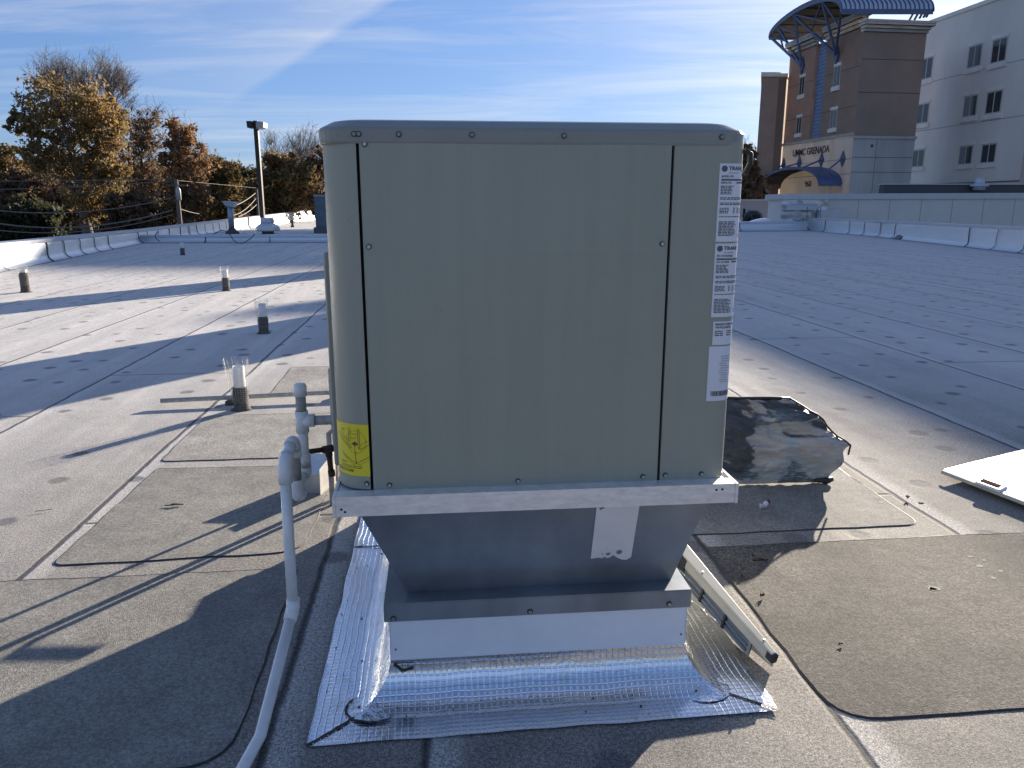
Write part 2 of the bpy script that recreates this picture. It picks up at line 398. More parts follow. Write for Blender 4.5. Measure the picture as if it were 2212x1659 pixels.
def patch_mat(name, a, c, s, k=1.0):
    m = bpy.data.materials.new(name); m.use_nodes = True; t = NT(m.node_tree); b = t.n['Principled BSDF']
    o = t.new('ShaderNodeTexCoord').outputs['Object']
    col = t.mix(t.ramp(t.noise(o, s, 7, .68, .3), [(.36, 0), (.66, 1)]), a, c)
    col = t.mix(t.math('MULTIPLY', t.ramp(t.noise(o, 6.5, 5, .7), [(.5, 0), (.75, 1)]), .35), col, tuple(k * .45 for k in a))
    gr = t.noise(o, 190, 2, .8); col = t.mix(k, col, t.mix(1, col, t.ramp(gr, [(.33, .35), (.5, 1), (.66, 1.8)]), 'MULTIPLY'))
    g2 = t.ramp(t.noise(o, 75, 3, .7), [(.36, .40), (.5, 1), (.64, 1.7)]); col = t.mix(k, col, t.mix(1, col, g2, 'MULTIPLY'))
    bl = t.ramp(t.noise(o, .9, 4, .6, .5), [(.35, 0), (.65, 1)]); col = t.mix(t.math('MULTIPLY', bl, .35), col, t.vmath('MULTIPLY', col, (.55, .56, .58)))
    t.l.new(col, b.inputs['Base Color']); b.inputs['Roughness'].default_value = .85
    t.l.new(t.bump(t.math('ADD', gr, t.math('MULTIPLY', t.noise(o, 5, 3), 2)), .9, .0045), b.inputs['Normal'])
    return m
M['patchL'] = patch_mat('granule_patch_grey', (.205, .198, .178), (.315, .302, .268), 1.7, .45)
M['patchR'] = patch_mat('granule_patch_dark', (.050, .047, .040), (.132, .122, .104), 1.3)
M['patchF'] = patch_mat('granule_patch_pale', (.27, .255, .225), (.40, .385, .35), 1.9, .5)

def leaf_mat(name, a, c, dark):
    m = bpy.data.materials.new(name); m.use_nodes = True; t = NT(m.node_tree); b = t.n['Principled BSDF']
    g = t.new('ShaderNodeNewGeometry'); o = t.new('ShaderNodeTexCoord').outputs['Object']
    f = t.ramp(t.noise(o, .32, 4, .6), [(.38, 0), (.64, 1)])
    col = t.mix(f, a, c)
    col = t.mix(t.math('MULTIPLY', g.outputs['Random Per Island'], .75), col, dark)
    t.l.new(col, b.inputs['Base Color']); b.inputs['Roughness'].default_value = .7
    tr = t.new('ShaderNodeBsdfTranslucent'); t.l.new(col, tr.inputs[0])
    mx = t.new('ShaderNodeMixShader'); mx.inputs[0].default_value = .5
    t.l.new(b.outputs[0], mx.inputs[1]); t.l.new(tr.outputs[0], mx.inputs[2]); t.l.new(mx.outputs[0], t.n['Material Output'].inputs[0])
    return m
M['lf_gold'] = leaf_mat('leaves_gold', (.44, .285, .11), (.26, .195, .085), (.12, .085, .035))
M['lf_orange'] = leaf_mat('leaves_orange', (.42, .235, .11), (.28, .18, .09), (.13, .075, .038))
M['lf_brown'] = leaf_mat('leaves_brown', (.27, .165, .09), (.18, .12, .07), (.08, .055, .035))
M['lf_olive'] = leaf_mat('leaves_olive', (.20, .16, .06), (.30, .18, .065), (.07, .06, .028))
M['lf_dark'] = leaf_mat('leaves_dark', (.05, .06, .028), (.10, .085, .04), (.025, .03, .016))

# ================================================================== SETTING
g = MB(); g.add([(-2500, -800, -5), (2500, -800, -5), (2500, 3500, -5), (-2500, 3500, -5)], [[0, 1, 2, 3]])
gm = mat('grass_and_litter', (.055, .048, .028), .95, 0, .4, .15)
tag(g.build('ground', gm), kind='structure')
# roof deck of the low building (grid frame)
def toG(p): return GRID.inverted() @ Vector(p)
L0, L1, L2 = (-9.6, 4.0), (-16.9, 36.2), (-22.6, 90.0)
L0 = (-8.3, -2.0)
PAR_L = [(-8.3, -2.0, .7), (-13.2, 20.0, .70), (-16.9, 36.2, .58), (-22.6, 90.0, 1.15)]
PAR_R = [(14.6, -6.0, .85), (18.0, 27.4, .90), (19.5, 41.5, .86), (19.75, 53.1, .82)]
poly = [(-8.1, -8.0), (-8.3, -2.0), (-13.3, 20), (-17.05, 36.2), (-22.8, 92), (40, 104), (40, 60), (19.95, 57), (19.95, 53.1), (19.7, 41.5), (18.2, 27.4), (14.8, -6), (14.6, -8)]
r = MB(); pg = [toG((a, b, 0)) for a, b in poly]; n = len(pg)
r.add([(p.x, p.y, 0) for p in pg] + [(p.x, p.y, -5) for p in pg], [list(range(n))] , 0)
r.f += [[i, n + i, n + (i + 1) % n, (i + 1) % n] for i in range(n)]; r.m += [1] * n; r.sm += [False] * n
ro = r.build('roof', [M['roof'], M['stucco_c']]); ro.matrix_world = GRID; tag(ro, kind='structure')

# membrane patches: overlapping cap-sheet pieces, 4 mm thick, rounded corners
def patch(name, pts, m, label, rad=.09, z0=0.0, z1=.004, group=None):
    out = []
    n = len(pts); rnd = random.Random(len(label) * 7 + n)
    rr = rad if isinstance(rad, list) else [rad] * n
    for i, p in enumerate(pts):
        a, b = Vector(pts[i - 1]), Vector(pts[(i + 1) % n]); p = Vector(p); q = rr[i]
        if q: 
            s_, e_ = p + (a - p).normalized() * q, p + (b - p).normalized() * q
            out += [((1 - t) ** 2) * s_ + 2 * t * (1 - t) * p + t * t * e_ for t in (0, .2, .4, .6, .8, 1)]
        else: out.append(p)
    full = []
    for i, p in enumerate(out):
        qn = out[(i + 1) % len(out)]; L = (qn - p).length; k = max(1, int(L / .12))
        for j in range(k):
            t = j / k; w = .006 if j else 0
            full.append((p.x + (qn.x - p.x) * t + rnd.uniform(-w, w), p.y + (qn.y - p.y) * t + rnd.uniform(-w, w)))
    cx = sum(p[0] for p in full) / len(full); cy = sum(p[1] for p in full) / len(full)
    b = MB(); k = len(full)
    b.add([(x, y, z1) for x, y in full] + [(x, y, z0 - .002) for x, y in full], [list(range(k))], 0)
    b.f += [[i, k + i, k + (i + 1) % k, (i + 1) % k] for i in range(k)]; b.m += [1] * k; b.sm += [False] * k
    # tar bead squeezed out along the free edge
    prev = None
    for i in range(k):
        p, q = Vector((*full[i], z1)), Vector((*full[(i + 1) % k], z1)); d = (q - p).normalized(); nn = Vector((d.y, -d.x, 0))
        w = .006 + .005 * noise.noise(Vector((p.x * 3, p.y * 3, 1)))
        b.add([p - nn * .002 + Vector((0, 0, .0012)), q - nn * .002 + Vector((0, 0, .0012)), q + nn * w + Vector((0, 0, -.0025)), p + nn * w + Vector((0, 0, -.0025))], [[0, 1, 2, 3]], 1)
    o = b.build(name, [m, M['tar']]); o.matrix_world = GRID
    return tag(o, label, 'roofing patch', group)
M['tar'] = mat('tar_bead', (.030, .028, .027), .55)
G_P = 'rounded membrane patches laid around the unit'
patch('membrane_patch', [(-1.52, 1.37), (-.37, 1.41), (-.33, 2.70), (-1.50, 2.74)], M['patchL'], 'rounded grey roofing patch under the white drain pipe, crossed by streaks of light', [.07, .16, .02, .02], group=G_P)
patch('membrane_patch', [(-1.53, 2.88), (-.10, 2.89), (-.10, 4.00), (-1.55, 4.02)], M['patchF'], 'pale roofing patch between the drain trap and the nearest vent pipe', [.06, .02, .02, .05], z0=.0, z1=.0045, group=G_P)
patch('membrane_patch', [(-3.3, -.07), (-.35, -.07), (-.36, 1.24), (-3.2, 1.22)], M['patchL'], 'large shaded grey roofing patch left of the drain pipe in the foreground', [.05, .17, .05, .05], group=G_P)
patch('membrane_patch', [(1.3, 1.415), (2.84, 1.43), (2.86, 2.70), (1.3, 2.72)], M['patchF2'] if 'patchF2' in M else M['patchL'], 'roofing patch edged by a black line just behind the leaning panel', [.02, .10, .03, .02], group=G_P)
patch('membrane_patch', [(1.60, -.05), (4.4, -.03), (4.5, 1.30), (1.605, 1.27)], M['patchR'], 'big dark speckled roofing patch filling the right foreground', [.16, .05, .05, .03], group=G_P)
patch('membrane_patch', [(-.36, 4.7), (-1.2, 4.72), (-1.22, 5.9), (-.36, 5.9)][::-1], M['patchF'], 'pale roofing patch beside the nearest vent pipe behind the conduit', [.02, .02, .04, .04], group=G_P)

# ================================================================== PACKAGED UNIT
u0, u1, D = .012, 1.18, 2.25; ZB, ZT = .842, 1.818
RL, RR_ = .10, .05
def wrapL(s_, z, off=0):                                   # left rounded corner, s measured like u
    if s_ >= u0 + RL: return (s_, -off, z)
    a = (u0 + RL - s_) / RL
    if a <= math.pi / 2: return (u0 + RL - (RL + off) * math.sin(a), RL - (RL + off) * math.cos(a), z)
    return (u0 - off, RL + (a - math.pi / 2) * RL, z)
def wrapR(s_, z, off=0):
    c = u1 - RR_
    if s_ <= c: return (s_, -off, z)
    a = (s_ - c) / RR_
    if a <= math.pi / 2: return (c + (RR_ + off) * math.sin(a), RR_ - (RR_ + off) * math.cos(a), z)
    return (u1 + off, RR_ + (a - math.pi / 2) * RR_, z)
unit = thing('rooftop_unit', 'big grey-green rooftop air conditioning cabinet with white and yellow labels, raised on a tapered base', 'air conditioner', (u0, 0, ZB), True)
b = MB(); b.hexa([(u0 + RL + .005, .014), (u1 - .045, .014), (u1 - .02, .06), (u1 - .02, D - .03), (u0 + .02, D - .03), (u0 + .02, RL + .03), (u0 + .055, .055)], ZB - .002, ZT + .01); b.build('inner_case', M['gap'], unit)
def sheet(fn, s0, s1, z0, z1, n, th=.012):
    b = MB(); k = n + 1; outer = [s0 + (s1 - s0) * i / n for i in range(k)]
    b.grid(n, 8, lambda a, c: fn(s0 + (s1 - s0) * a, z0 + (z1 - z0) * c, 0))
    for z in (z0, z1):
        b.add([fn(s, z, 0) for s in outer] + [fn(s, z, -th) for s in outer], [[i, i + 1, k + i + 1, k + i] for i in range(n)])
    for s in (s0, s1): b.add([fn(s, z0, 0), fn(s, z1, 0), fn(s, z1, -th), fn(s, z0, -th)], [[0, 1, 2, 3]])
    return b
sheet(wrapL, u0 + RL - RL * math.pi / 2 - .04, .1105, ZB + .002, ZT, 18).build('corner_post', M['paint_post'], unit)
# wide front panel with slight oil-canning and a pressed crease
b = MB()
def fp(a, c):
    s = .119 + (.962 - .119) * a; z = ZB - .004 + (ZT - ZB + .004) * c
    y = -.0012 * math.sin(3.1 * a) * math.sin(3.14 * c) + .0006 * math.sin(9 * a + 3 * c)
    cr = math.exp(-((z - 1.522) / .0045) ** 2) * max(0, min(1, (s - .38) / .3)) * max(0, min(1, (.95 - s) / .06)); y -= .0022 * cr
    return (s, y - .001, z)
b.grid(24, 160, fp)
b.add([(.119, -.001, ZB - .004), (.119, -.001, ZT), (.119, .012, ZT), (.119, .012, ZB - .004)], [[0, 1, 2, 3]])
b.add([(.962, -.001, ZB - .004), (.962, -.001, ZT), (.962, .012, ZT), (.962, .012, ZB - .004)], [[0, 1, 2, 3]])
b.add([(.119, -.001, ZB - .004), (.962, -.001, ZB - .004), (.962, .012, ZB - .004), (.119, .012, ZB - .004)], [[0, 1, 2, 3]])
b.build('front_panel', M['paint'], unit)
cR = u1 - RR_
sheet(wrapR, .9705, cR + RR_ * math.pi / 2 + .05, ZB, ZT, 16).build('end_panel', M['paint_post'], unit)
b = MB(); b.box((u0 + .002, RL + .045, ZB + .002), (u0 + .02, D - .03, ZT)); b.build('side_panel', M['paint_post'], unit)
b = MB(); b.box((u1 - .018, RR_ + .055, ZB + .002), (u1 - .001, D - .03, ZT)); b.build('side_panel', M['paint_post'], unit)
b = MB(); b.box((u0 + .002, D - .028, ZB + .002), (u1 - .001, D - .005, ZT)); b.build('rear_panel', M['paint'], unit)
# top cover: lip, bevel, crown
def rrect(i, z, rad=.075, n=6):
    x0, x1, y0, y1 = u0 + i, u1 - i, i, D - i; P_ = []
    for cx, cy, a0 in ((x1 - rad, y0 + rad, -90), (x1 - rad, y1 - rad, 0), (x0 + rad, y1 - rad, 90), (x0 + rad, y0 + rad, 180)):
        for k in range(n + 1):
            a = R(a0 + 90 * k / n); P_.append((cx + rad * math.cos(a), cy + rad * math.sin(a), z))
    return P_
b = MB(); b.tube_rings([rrect(-.001, ZT - .010), rrect(-.004, ZT - .004), rrect(-.004, ZT + .004), rrect(-.0055, ZT + .024), rrect(-.001, ZT + .032), rrect(.028, ZT + .050), rrect(.044, ZT + .054), rrect(.06, ZT + .056)], smooth=False)
b.build('top_cover', M['capp'], unit)
# bolts: hex head on washer, one mesh copied
def bolt_mesh():
    b = MB()
    b.tube([(0, 0, 0), (0, -.0012, 0)], .0078, 16, 1, True, False); b.tube([(0, -.001, 0), (0, -.0065, 0)], .0052, 6, 0, True, False)
    return b
bo = bolt_mesh().build('bolt', [M['steel'], M['washer']]); BOLT = bo.data
BOLTP = bpy.data.meshes.new_from_object(bo) if False else bo.data.copy(); BOLTP.materials[0] = M['capp']
bpy.data.objects.remove(bo)
def bolts(pts, parent, me):
    base = Vector(parent['_b'])
    for p in pts:
        o = bpy.data.objects.new('bolt', me); COL.objects.link(o); o.parent = parent; o.location = Vector(p) - base
bolts([(x_, -.0052, ZT + .013) for x_ in (.108, .120, .224, .416, .663, 1.099)], unit, BOLTP)
bolts([(.134, -.001, 1.540), (.946, -.001, 1.544), (.165, -.001, .856), (.541, -.001, .856), (.918, -.001, .856), (.987, 0, .858), (1.099, 0, .858), (.100, -.001, .862), (.134, -.001, 1.806)], unit, BOLT)
# galvanised base rail
b = MB(); b.box((.014, -.05, .782), (1.188, -.046, .842)); b.box((.014, -.046, .8385), (1.188, .0, .842)); b.box((.014, -.046, .782), (1.188, -.02, .785))
b.box((.005, -.052, .780), (.0135, 2.20, .843)); b.box((1.1885, -.052, .780), (1.197, 2.20, .843)); b.box((.014, 2.15, .782), (1.188, 2.20, .842))
b.box((.0145, .001, .790), (1.188, 2.149, .8375))
rail = b.build('base_rail', M['galv'], unit)
for x_, z_ in ((.030, .805), (.040, .797), (1.130, .824), (1.148, .825)): b = MB(); b.tube([(x_, -.0495, z_), (x_, -.0512, z_)], .0035, 10); b.build('rivet_hole', M['gap'], unit)
# guard standing off the left side over the coil
b = MB()
b.hexa([(-.042, .36), (-.009, .36), (-.009, 1.75), (-.042, 1.75)], .795, 1.505)
g1 = b.build('coil_guard', M['paint_post'], unit, bevel=.012, seg=3)
b = MB(); b.box((-.008, .30, .85), (.010, 1.7, 1.52)); b.build('guard_gap_shade', M['gap'], unit)  # near-black box painted in for the shade between guard and post
b = MB(); b.tube([(1.18, .03, 1.80), (1.20, .035, 1.79), (1.203, .04, 1.765), (1.19, .045, 1.735)], .008, 8); b.build('cable_loop', M['black'], unit)

for u_, v_, h_, r_ in ((-.225, 2.20, .95, .020), (-.33, 2.42, .70, .014), (-.30, 2.02, .42, .016)):   # unseen conduits added at the back left corner to cast shadow streaks
    b = MB(); b.tube([(u_, v_, .0), (u_, v_, h_), (u_ + .04, v_, h_ + .03), (.02, v_ - .02, h_ + .03)], r_, 10); b.build('shadow_conduit', M['pvc_old'], unit)
# ---- printed labels
def text_mesh(body, size, mapf, off, x0, z0, sx=1, bold=0, align='LEFT'):
    cu = bpy.data.curves.new('t', 'FONT'); cu.body = body; cu.size = size; cu.resolution_u = 2; cu.offset = bold; cu.align_x = align
    ob = bpy.data.objects.new('t', cu); COL.objects.link(ob); bpy.context.view_layer.update()
    me = bpy.data.meshes.new_from_object(ob.evaluated_get(bpy.context.evaluated_depsgraph_get()))
    vs = [mapf(x0 + v.co.x * sx, z0 + v.co.y, off) for v in me.vertices]; fs = [list(p.vertices) for p in me.polygons]
    bpy.data.objects.remove(ob); bpy.data.curves.remove(cu); bpy.data.meshes.remove(me)
    return vs, fs
def blurb(b, mapf, x0, z0, w, h, rnd, off=.0012, mi=0):     # one line of print too small to read: word-length dashes
    x_ = x0
    while x_ < x0 + w:
        l = min(rnd.uniform(.004, .013), x0 + w - x_)
        b.add([mapf(x_, z0, off), mapf(x_ + l, z0, off), mapf(x_ + l, z0 + h, off), mapf(x_, z0 + h, off)], [[0, 1, 2, 3]], mi)
        x_ += l + .0022
def label_sheet(name, mapf, s0, s1, z0, z1, m, lab):
    b = MB(); b.grid(16, 2, lambda a, c: mapf(s0 + (s1 - s0) * a, z0 + (z1 - z0) * c, .0012))
    o = b.build(name, m, unit); o['label'] = lab; return o
rnd = random.Random(4)
def data_plate(z1, z0, s0, lab, first):
    s1 = s0 + .112; H_ = z1 - z0
    o = label_sheet('rating_label', wrapR, s0, s1, z0, z1, M['paper'], lab)
    b = MB(); X = s0 + .006; of = .0024
    c = [(X + .008 + .0085 * math.cos(a * math.pi / 8), z1 - .014 + .0085 * math.sin(a * math.pi / 8)) for a in range(16)]
    b.add([wrapR(p[0], p[1], of) for p in c], [list(range(16))])
    b.add(*text_mesh('TRANE', .0135, wrapR, of, X + .020, z1 - .0175, 1.1, .0005))
    blurb(b, wrapR, X + .02, z1 - .026, .032, .0015, rnd, of)
    b.add(*text_mesh('MODEL NO.' if first else 'NO. DE MODELE', .0078, wrapR, of, X, z1 - .037, .85, .0002))
    b.add([wrapR(X + (s1 - X - .004) * k / 8, z_, of) for z_ in (z1 - .046, z1 - .0415) for k in range(9)], [[k, k + 1, 10 + k, 9 + k] for k in range(8)])
    b.add(*text_mesh('SERIAL NO.' if first else 'NO. DE SERIE', .0074, wrapR, of, X, z1 - .054, .85, .0002))
    blurb(b, wrapR, X + .046, z1 - .0535, .03, .0045, rnd, of)
    z_ = z1 - .062
    rows = [(6, .035, 1), (2, .10, 0), (2, .09, 2), (4, .028, 2), (1, .10, 0), (10, .05, 1), (3, .045, 1), (4, .10, 0)]
    k = H_ / .235
    for cnt, w, side in rows:
        for _ in range(cnt):
            blurb(b, wrapR, X, z_, w * rnd.uniform(.85, 1.1) if w < .09 else min(w, s1 - X - .006), .0024, rnd, of)
            if side == 1: blurb(b, wrapR, X + .082, z_, rnd.choice([.004, .008, .012]), .0024, rnd, of)
            if side == 2:
                for q in (.04, .054, .068, .086): blurb(b, wrapR, X + q, z_, .005, .0024, rnd, of)
            z_ -= .0042
        z_ -= .006 if cnt > 1 else .010
        if z_ < z0 + .022: break
    blurb(b, wrapR, X + .07, z0 + .018, .03, .003, rnd, of); blurb(b, wrapR, X + .07, z0 + .012, .03, .003, rnd, of)
    b.build('print', M['ink2'], o)
data_plate(1.762, 1.549, 1.100, 'upper white rating label with round emblem', True)
data_plate(1.544, 1.335, 1.100, 'second white rating label below the first', False)
o = label_sheet('notice_label', wrapR, 1.108, 1.205, 1.253, 1.322, M['paper'], 'small white notice label')
b = MB(); b.add(*text_mesh('MANUFACTURED UNDER', .0082, wrapR, .0024, 1.114, 1.311, .8, .0003)); b.add(*text_mesh('THE FOLLOWING', .0082, wrapR, .0024, 1.114, 1.302, .8, .0003))
for k in range(3): blurb(b, wrapR, 1.114, 1.292 - .006 * k, .024, .003, rnd, .0024); blurb(b, wrapR, 1.150, 1.292 - .006 * k, .022, .003, rnd, .0024)
b.build('print', M['ink2'], o)
o = label_sheet('barcode_label', wrapR, 1.100, 1.21, 1.085, 1.249, M['paper'], 'lowest white label with a bar code')
b = MB(); x_ = 1.112
while x_ < 1.195:
    w = rnd.choice([.0009, .0009, .0018, .0027]); b.add([wrapR(x_, 1.100, .0024), wrapR(x_ + w, 1.100, .0024), wrapR(x_ + w, 1.115, .0024), wrapR(x_, 1.115, .0024)], [[0, 1, 2, 3]]); x_ += w + rnd.choice([.0009, .0018])
b.build('bar_code', M['ink'], o); b = MB()
for k in range(12): blurb(b, wrapR, 1.136 + rnd.uniform(-.004, .004), 1.218 - .007 * k, rnd.uniform(.018, .04), .002, rnd, .0024)
b.build('print', mat('print_grey', (.33, .34, .37), .6), o)
# yellow rigging label on the left post
s0 = u0 + RL - .145; s1 = .111; z0, z1 = .884, 1.040
o = label_sheet('rigging_label', wrapL, s0, s1, z0, z1, M['yellow'], 'yellow label with a black line drawing of a curb corner')
b = MB()
def YL(px_, py_):                                           # drawing laid out on a 100 x 156 field, right edge fixed
    return (s1 - (100 - px_) / 100 * .098, z1 - py_ / 156 * (z1 - z0))
def st(pts, w=.0011): b.strip([YL(*p) for p in pts], w, wrapL, .0024)
st([(37, 12), (37, 62)]); st([(43, 12), (43, 50)]); st([(68, 12), (68, 60)]); st([(73, 12), (73, 74)])
st([(43, 27), (50, 30), (60, 30), (68, 27)]); st([(45, 41), (54, 44), (66, 38)])
st([(2, 26), (20, 40), (43, 52)]); st([(-8, 32), (16, 56), (43, 72)], .0016); st([(8, 40), (42, 64)], .0007)
st([(73, 62), (100, 48)], .0008); st([(74, 75), (100, 60)], .0012); st([(43, 60), (43, 74), (48, 70)]); st([(73, 74), (66, 70), (73, 66)])
st([(56, 62), (60, 118)], .0014); st([(5, 88), (30, 102), (60, 118)], .0014); st([(60, 118), (100, 96)], .0014)
st([(8, 94), (52, 122), (58, 119)], .0008); st([(62, 119), (70, 121), (100, 105)], .0008)
st([(60 + 32 * math.cos(a * .314), 53 + 34 * math.sin(a * .314)) for a in range(21)], .0007)
b.add([wrapL(*YL(46, 60), .0024), wrapL(*YL(57, 51), .0024), wrapL(*YL(70, 60), .0024), wrapL(*YL(58, 65), .0024)], [[0, 1, 2, 3]])
for q in (85, 110): b.add([wrapL(*YL(61 + 1.6 * math.cos(a), q + 1.6 * math.sin(a)), .0024) for a in (0, 1.05, 2.1, 3.14, 4.2, 5.2)], [list(range(6))])
b.add(*text_mesh('SECURE TO CURB', .0105, wrapL, .0024, s1 - .122, z0 + .0115, .86, .0003))
b.add(*text_mesh('NOTCH', .0075, wrapL, .0024, s1 - .098, z0 + .036, .9, .0001))
for q in (.0235, .0285): blurb(b, wrapL, s1 - .10, z0 + q, .078, .0018, rnd, .0024)
blurb(b, wrapL, s1 - .092, z1 - .018, .017, .0014, rnd, .0024); blurb(b, wrapL, s1 - .090, z1 - .022, .014, .0014, rnd, .0024)
b.build('print', M['inky'], o)

# ================================================================== CURB ADAPTER (tapered)
ad = thing('curb_adapter', 'dull steel tapered adapter between the cabinet and the white curb', 'duct adapter', (.2, .25, .30), True)
AT, AB = .781, .362; va, vb = .035, .275
lo = [(.193, vb, AB), (1.110, vb, AB), (1.110, 2.02, AB), (.193, 2.02, AB)]; hi = [(.058, va, AT), (1.150, va, AT), (1.150, 2.16, AT), (.058, 2.16, AT)]
b = MB(); b.hull8(lo, hi); b.build('tapered_skirt', M['adapter'], ad)
b = MB(); b.box((.118, .200, .3615), (1.160, 2.12, .366)); b.box((.118, .1985, .300), (1.160, .2025, .3615)); b.box((.116, .1985, .300), (.120, 2.12, .3615)); b.box((1.158, .2, .300), (1.162, 2.12, .3615)); b.box((.121, 2.08, .3), (1.157, 2.12, .361))
b.build('bottom_flange', M['adapter'], ad)
bolts([(.147, .1985, .312), (.604, .1985, .313), (1.085, .1985, .316)], ad, BOLT)
for o_ in ad.children:
    if o_.name.startswith('bolt'): o_.scale = (1.35, 1, 1.35)
# peeled white tape on the slope, torn at its lower end
def slope(u, t, off=0):                                      # t = height along the front slope
    k = (t - AB) / (AT - AB); nrm = Vector((0, -(AT - AB), -(va - vb) * -1)).normalized()
    return Vector((u, vb + (va - vb) * k, t)) + Vector((0, -(AT - AB), (va - vb))).normalized() * off
tp = [(.790, .775), (.925, .775), (.944, .500), (.930, .487), (.915, .489), (.903, .496), (.890, .505), (.880, .514), (.872, .504), (.862, .500), (.852, .508), (.845, .500), (.832, .504), (.806, .500)]
b = MB(); b.add([slope(u, t, .0025) for u, t in tp], [list(range(len(tp)))]); o = b.build('tape_patch', M['tape'], ad); o['label'] = 'torn white tape'
b = MB()
for du, dt, s_ in ((.898, .530, .011), (.862, .522, .008), (.812, .742, .008), (.806, .735, .006), (.842, .524, .003), (.852, .553, .002)):
    b = MB(); b.add([slope(du + s_ * math.cos(a) * rnd.uniform(.7, 1.2), dt + s_ * math.sin(a) * rnd.uniform(.6, 1.1), .0042) for a in (0, .9, 1.8, 2.7, 3.6, 4.5, 5.4)], [list(range(7))]); b.build('torn_spot', M['adapter'], ad)

# ================================================================== ROOF CURB with foil flashing
cb = thing('roof_curb', 'white metal roof curb skirted by silver square-ribbed foil flashing', 'roof curb', (.13, .2, 0), True)
b = MB(); b.box((.135, .210, .0), (1.148, 2.10, .300)); b.build('curb_wall', M['curbw'], cb)
b = MB(); b.box((.1335, .206, .160), (1.150, .210, .3005)); b.box((.131, .206, .160), (.135, 2.10, .30)); b.box((1.148, .206, .160), (1.152, 2.10, .30)); b.box((.1335, .2035, .1535), (1.150, .210, .160))
b.build('counterflashing', M['curbw'], cb)
b = MB()
for u in (.150, 1.135): b.tube([(u, .206, .193), (u, .203, .193)], .003, 8)
b.build('screw', M['gap'], cb)
# foil apron: profile from the curb face down a cant and out over the roof
PR = [(.0, .158), (.003, .135), (.010, .105), (.024, .075), (.046, .048), (.070, .028), (.092, .016), (.112, .010), (.150, .0085), (.20, .0078), (.225, .007)]
LEN = [0]
for i in range(1, len(PR)): LEN.append(LEN[-1] + math.hypot(PR[i][0] - PR[i - 1][0], PR[i][1] - PR[i - 1][1]))
def wav(a, k): return .0022 * noise.noise(Vector((a * 5, k * 3, 0)))
cu0, cu1, cv0, cv1 = .133, 1.150, .207, 2.11
OUTL, OUTR, OUTF = .255, .268, .205
def prof(k): 
    k = max(0, min(len(PR) - 1.0001, k)); i = int(k); f = k - i
    return (PR[i][0] + (PR[i + 1][0] - PR[i][0]) * f, PR[i][1] + (PR[i + 1][1] - PR[i][1]) * f, LEN[i] + (LEN[i + 1] - LEN[i]) * f)
NK = (len(PR) - 1) * 3
def front(a, c):
    d, z, l = prof(c * (len(PR) - 1)); q = d / PR[-1][0]
    x0, x1 = cu0 - OUTL * q, cu1 + OUTR * q; x_ = x0 + (x1 - x0) * a
    ed = .006 * noise.noise(Vector((x_ * 6, 3, 0))) * q
    return (x_, cv0 - OUTF * q + ed + (a - .5) * .028 * q, z + wav(x_, l) + .0006)
def frontuv(a, c):
    p = front(a, c); return (p[0], prof(c * (len(PR) - 1))[2])
def side(sgn):
    def f(a, c):
        d, z, l = prof(c * (len(PR) - 1)); q = d / PR[-1][0]; ow = OUTL if sgn < 0 else OUTR
        y0 = cv0 - OUTF * q + (-.5 if sgn < 0 else .5) * .028 * q; y_ = y0 + (cv1 + .2 * q - y0) * a
        x_ = (cu0 - ow * q) if sgn < 0 else (cu1 + ow * q)
        ed = .008 * noise.noise(Vector((y_ * 5, 7, sgn))) * q
        return (x_ + ed, y_, z + wav(y_, l + sgn) + .0012)
    def uv(a, c): p = f(a, c); return (p[1] + .007, prof(c * (len(PR) - 1))[2])
    return f, uv
b = MB(); b.grid(90, NK, front, uvf=frontuv); b.build('foil_apron', M['foil'], cb)
for sg in (-1, 1):
    f, uv = side(sg); b = MB(); b.grid(90, NK, f, uvf=uv); b.build('foil_apron', M['foil'], cb)
b = MB(); b.box((.0, cv1, .0), (1.3, cv1 + .12, .012)); b.build('foil_apron', M['foilw'], cb)
# crumpled corner piece and tar beads on the mitres
def corner_patch(cx, sgn):
    b = MB()
    def f(a, c):
        an = math.pi * (.0 + 1.0 * a) ; r_ = .012 + .075 * c
        x_ = cx + sgn * (-.055) + r_ * math.cos(an + 2.2 if sgn > 0 else 0.9 - an) * 1.1; y_ = cv0 - .055 + r_ * math.sin(an + 2.2 if sgn > 0 else 0.9 - an) * .9
        d = max(cv0 - y_, 0) if (cx - x_) * sgn < 0 else max(max(cv0 - y_, 0), abs(cx - x_))
        k = 0
        for i in range(len(PR) - 1):
            if PR[i][0] <= d <= PR[i + 1][0]: k = i + (d - PR[i][0]) / (PR[i + 1][0] - PR[i][0]); break
        z = prof(k if d > 0 else 1)[1]
        return (x_, min(y_, cv0 - .002), z + .004 + .004 * abs(noise.noise(Vector((x_ * 30, y_ * 30, 1)))))
    b.grid(26, 6, f); return b
corner_patch(cu0, 1).build('foil_patch', M['foilp'], cb)
corner_patch(cu1, -1).build('foil_patch', M['foilp'], cb)
b = MB()
def bead(pts, w, z_up=.002):
    pp = []
    for i, (p, q) in enumerate(zip(pts[:-1], pts[1:])):
        p, q = Vector(p), Vector(q); k = max(2, int((q - p).length / .008))
        for j in range(k): pp.append(p + (q - p) * j / k)
    pp.append(Vector(pts[-1]))
    for i in range(len(pp) - 1):
        d = (pp[i + 1] - pp[i]); d.z = 0; d.normalize(); n_ = Vector((-d.y, d.x, 0))
        w0 = w * (1 + .8 * noise.noise(pp[i] * 45)); w1 = w * (1 + .8 * noise.noise(pp[i + 1] * 45)); up = Vector((0, 0, z_up))
        b.add([pp[i] - n_ * w0 + up * .3, pp[i] + n_ * w0 + up * .3, pp[i + 1] + n_ * w1 + up * .3, pp[i + 1] - n_ * w1 + up * .3], [[0, 1, 2, 3]])
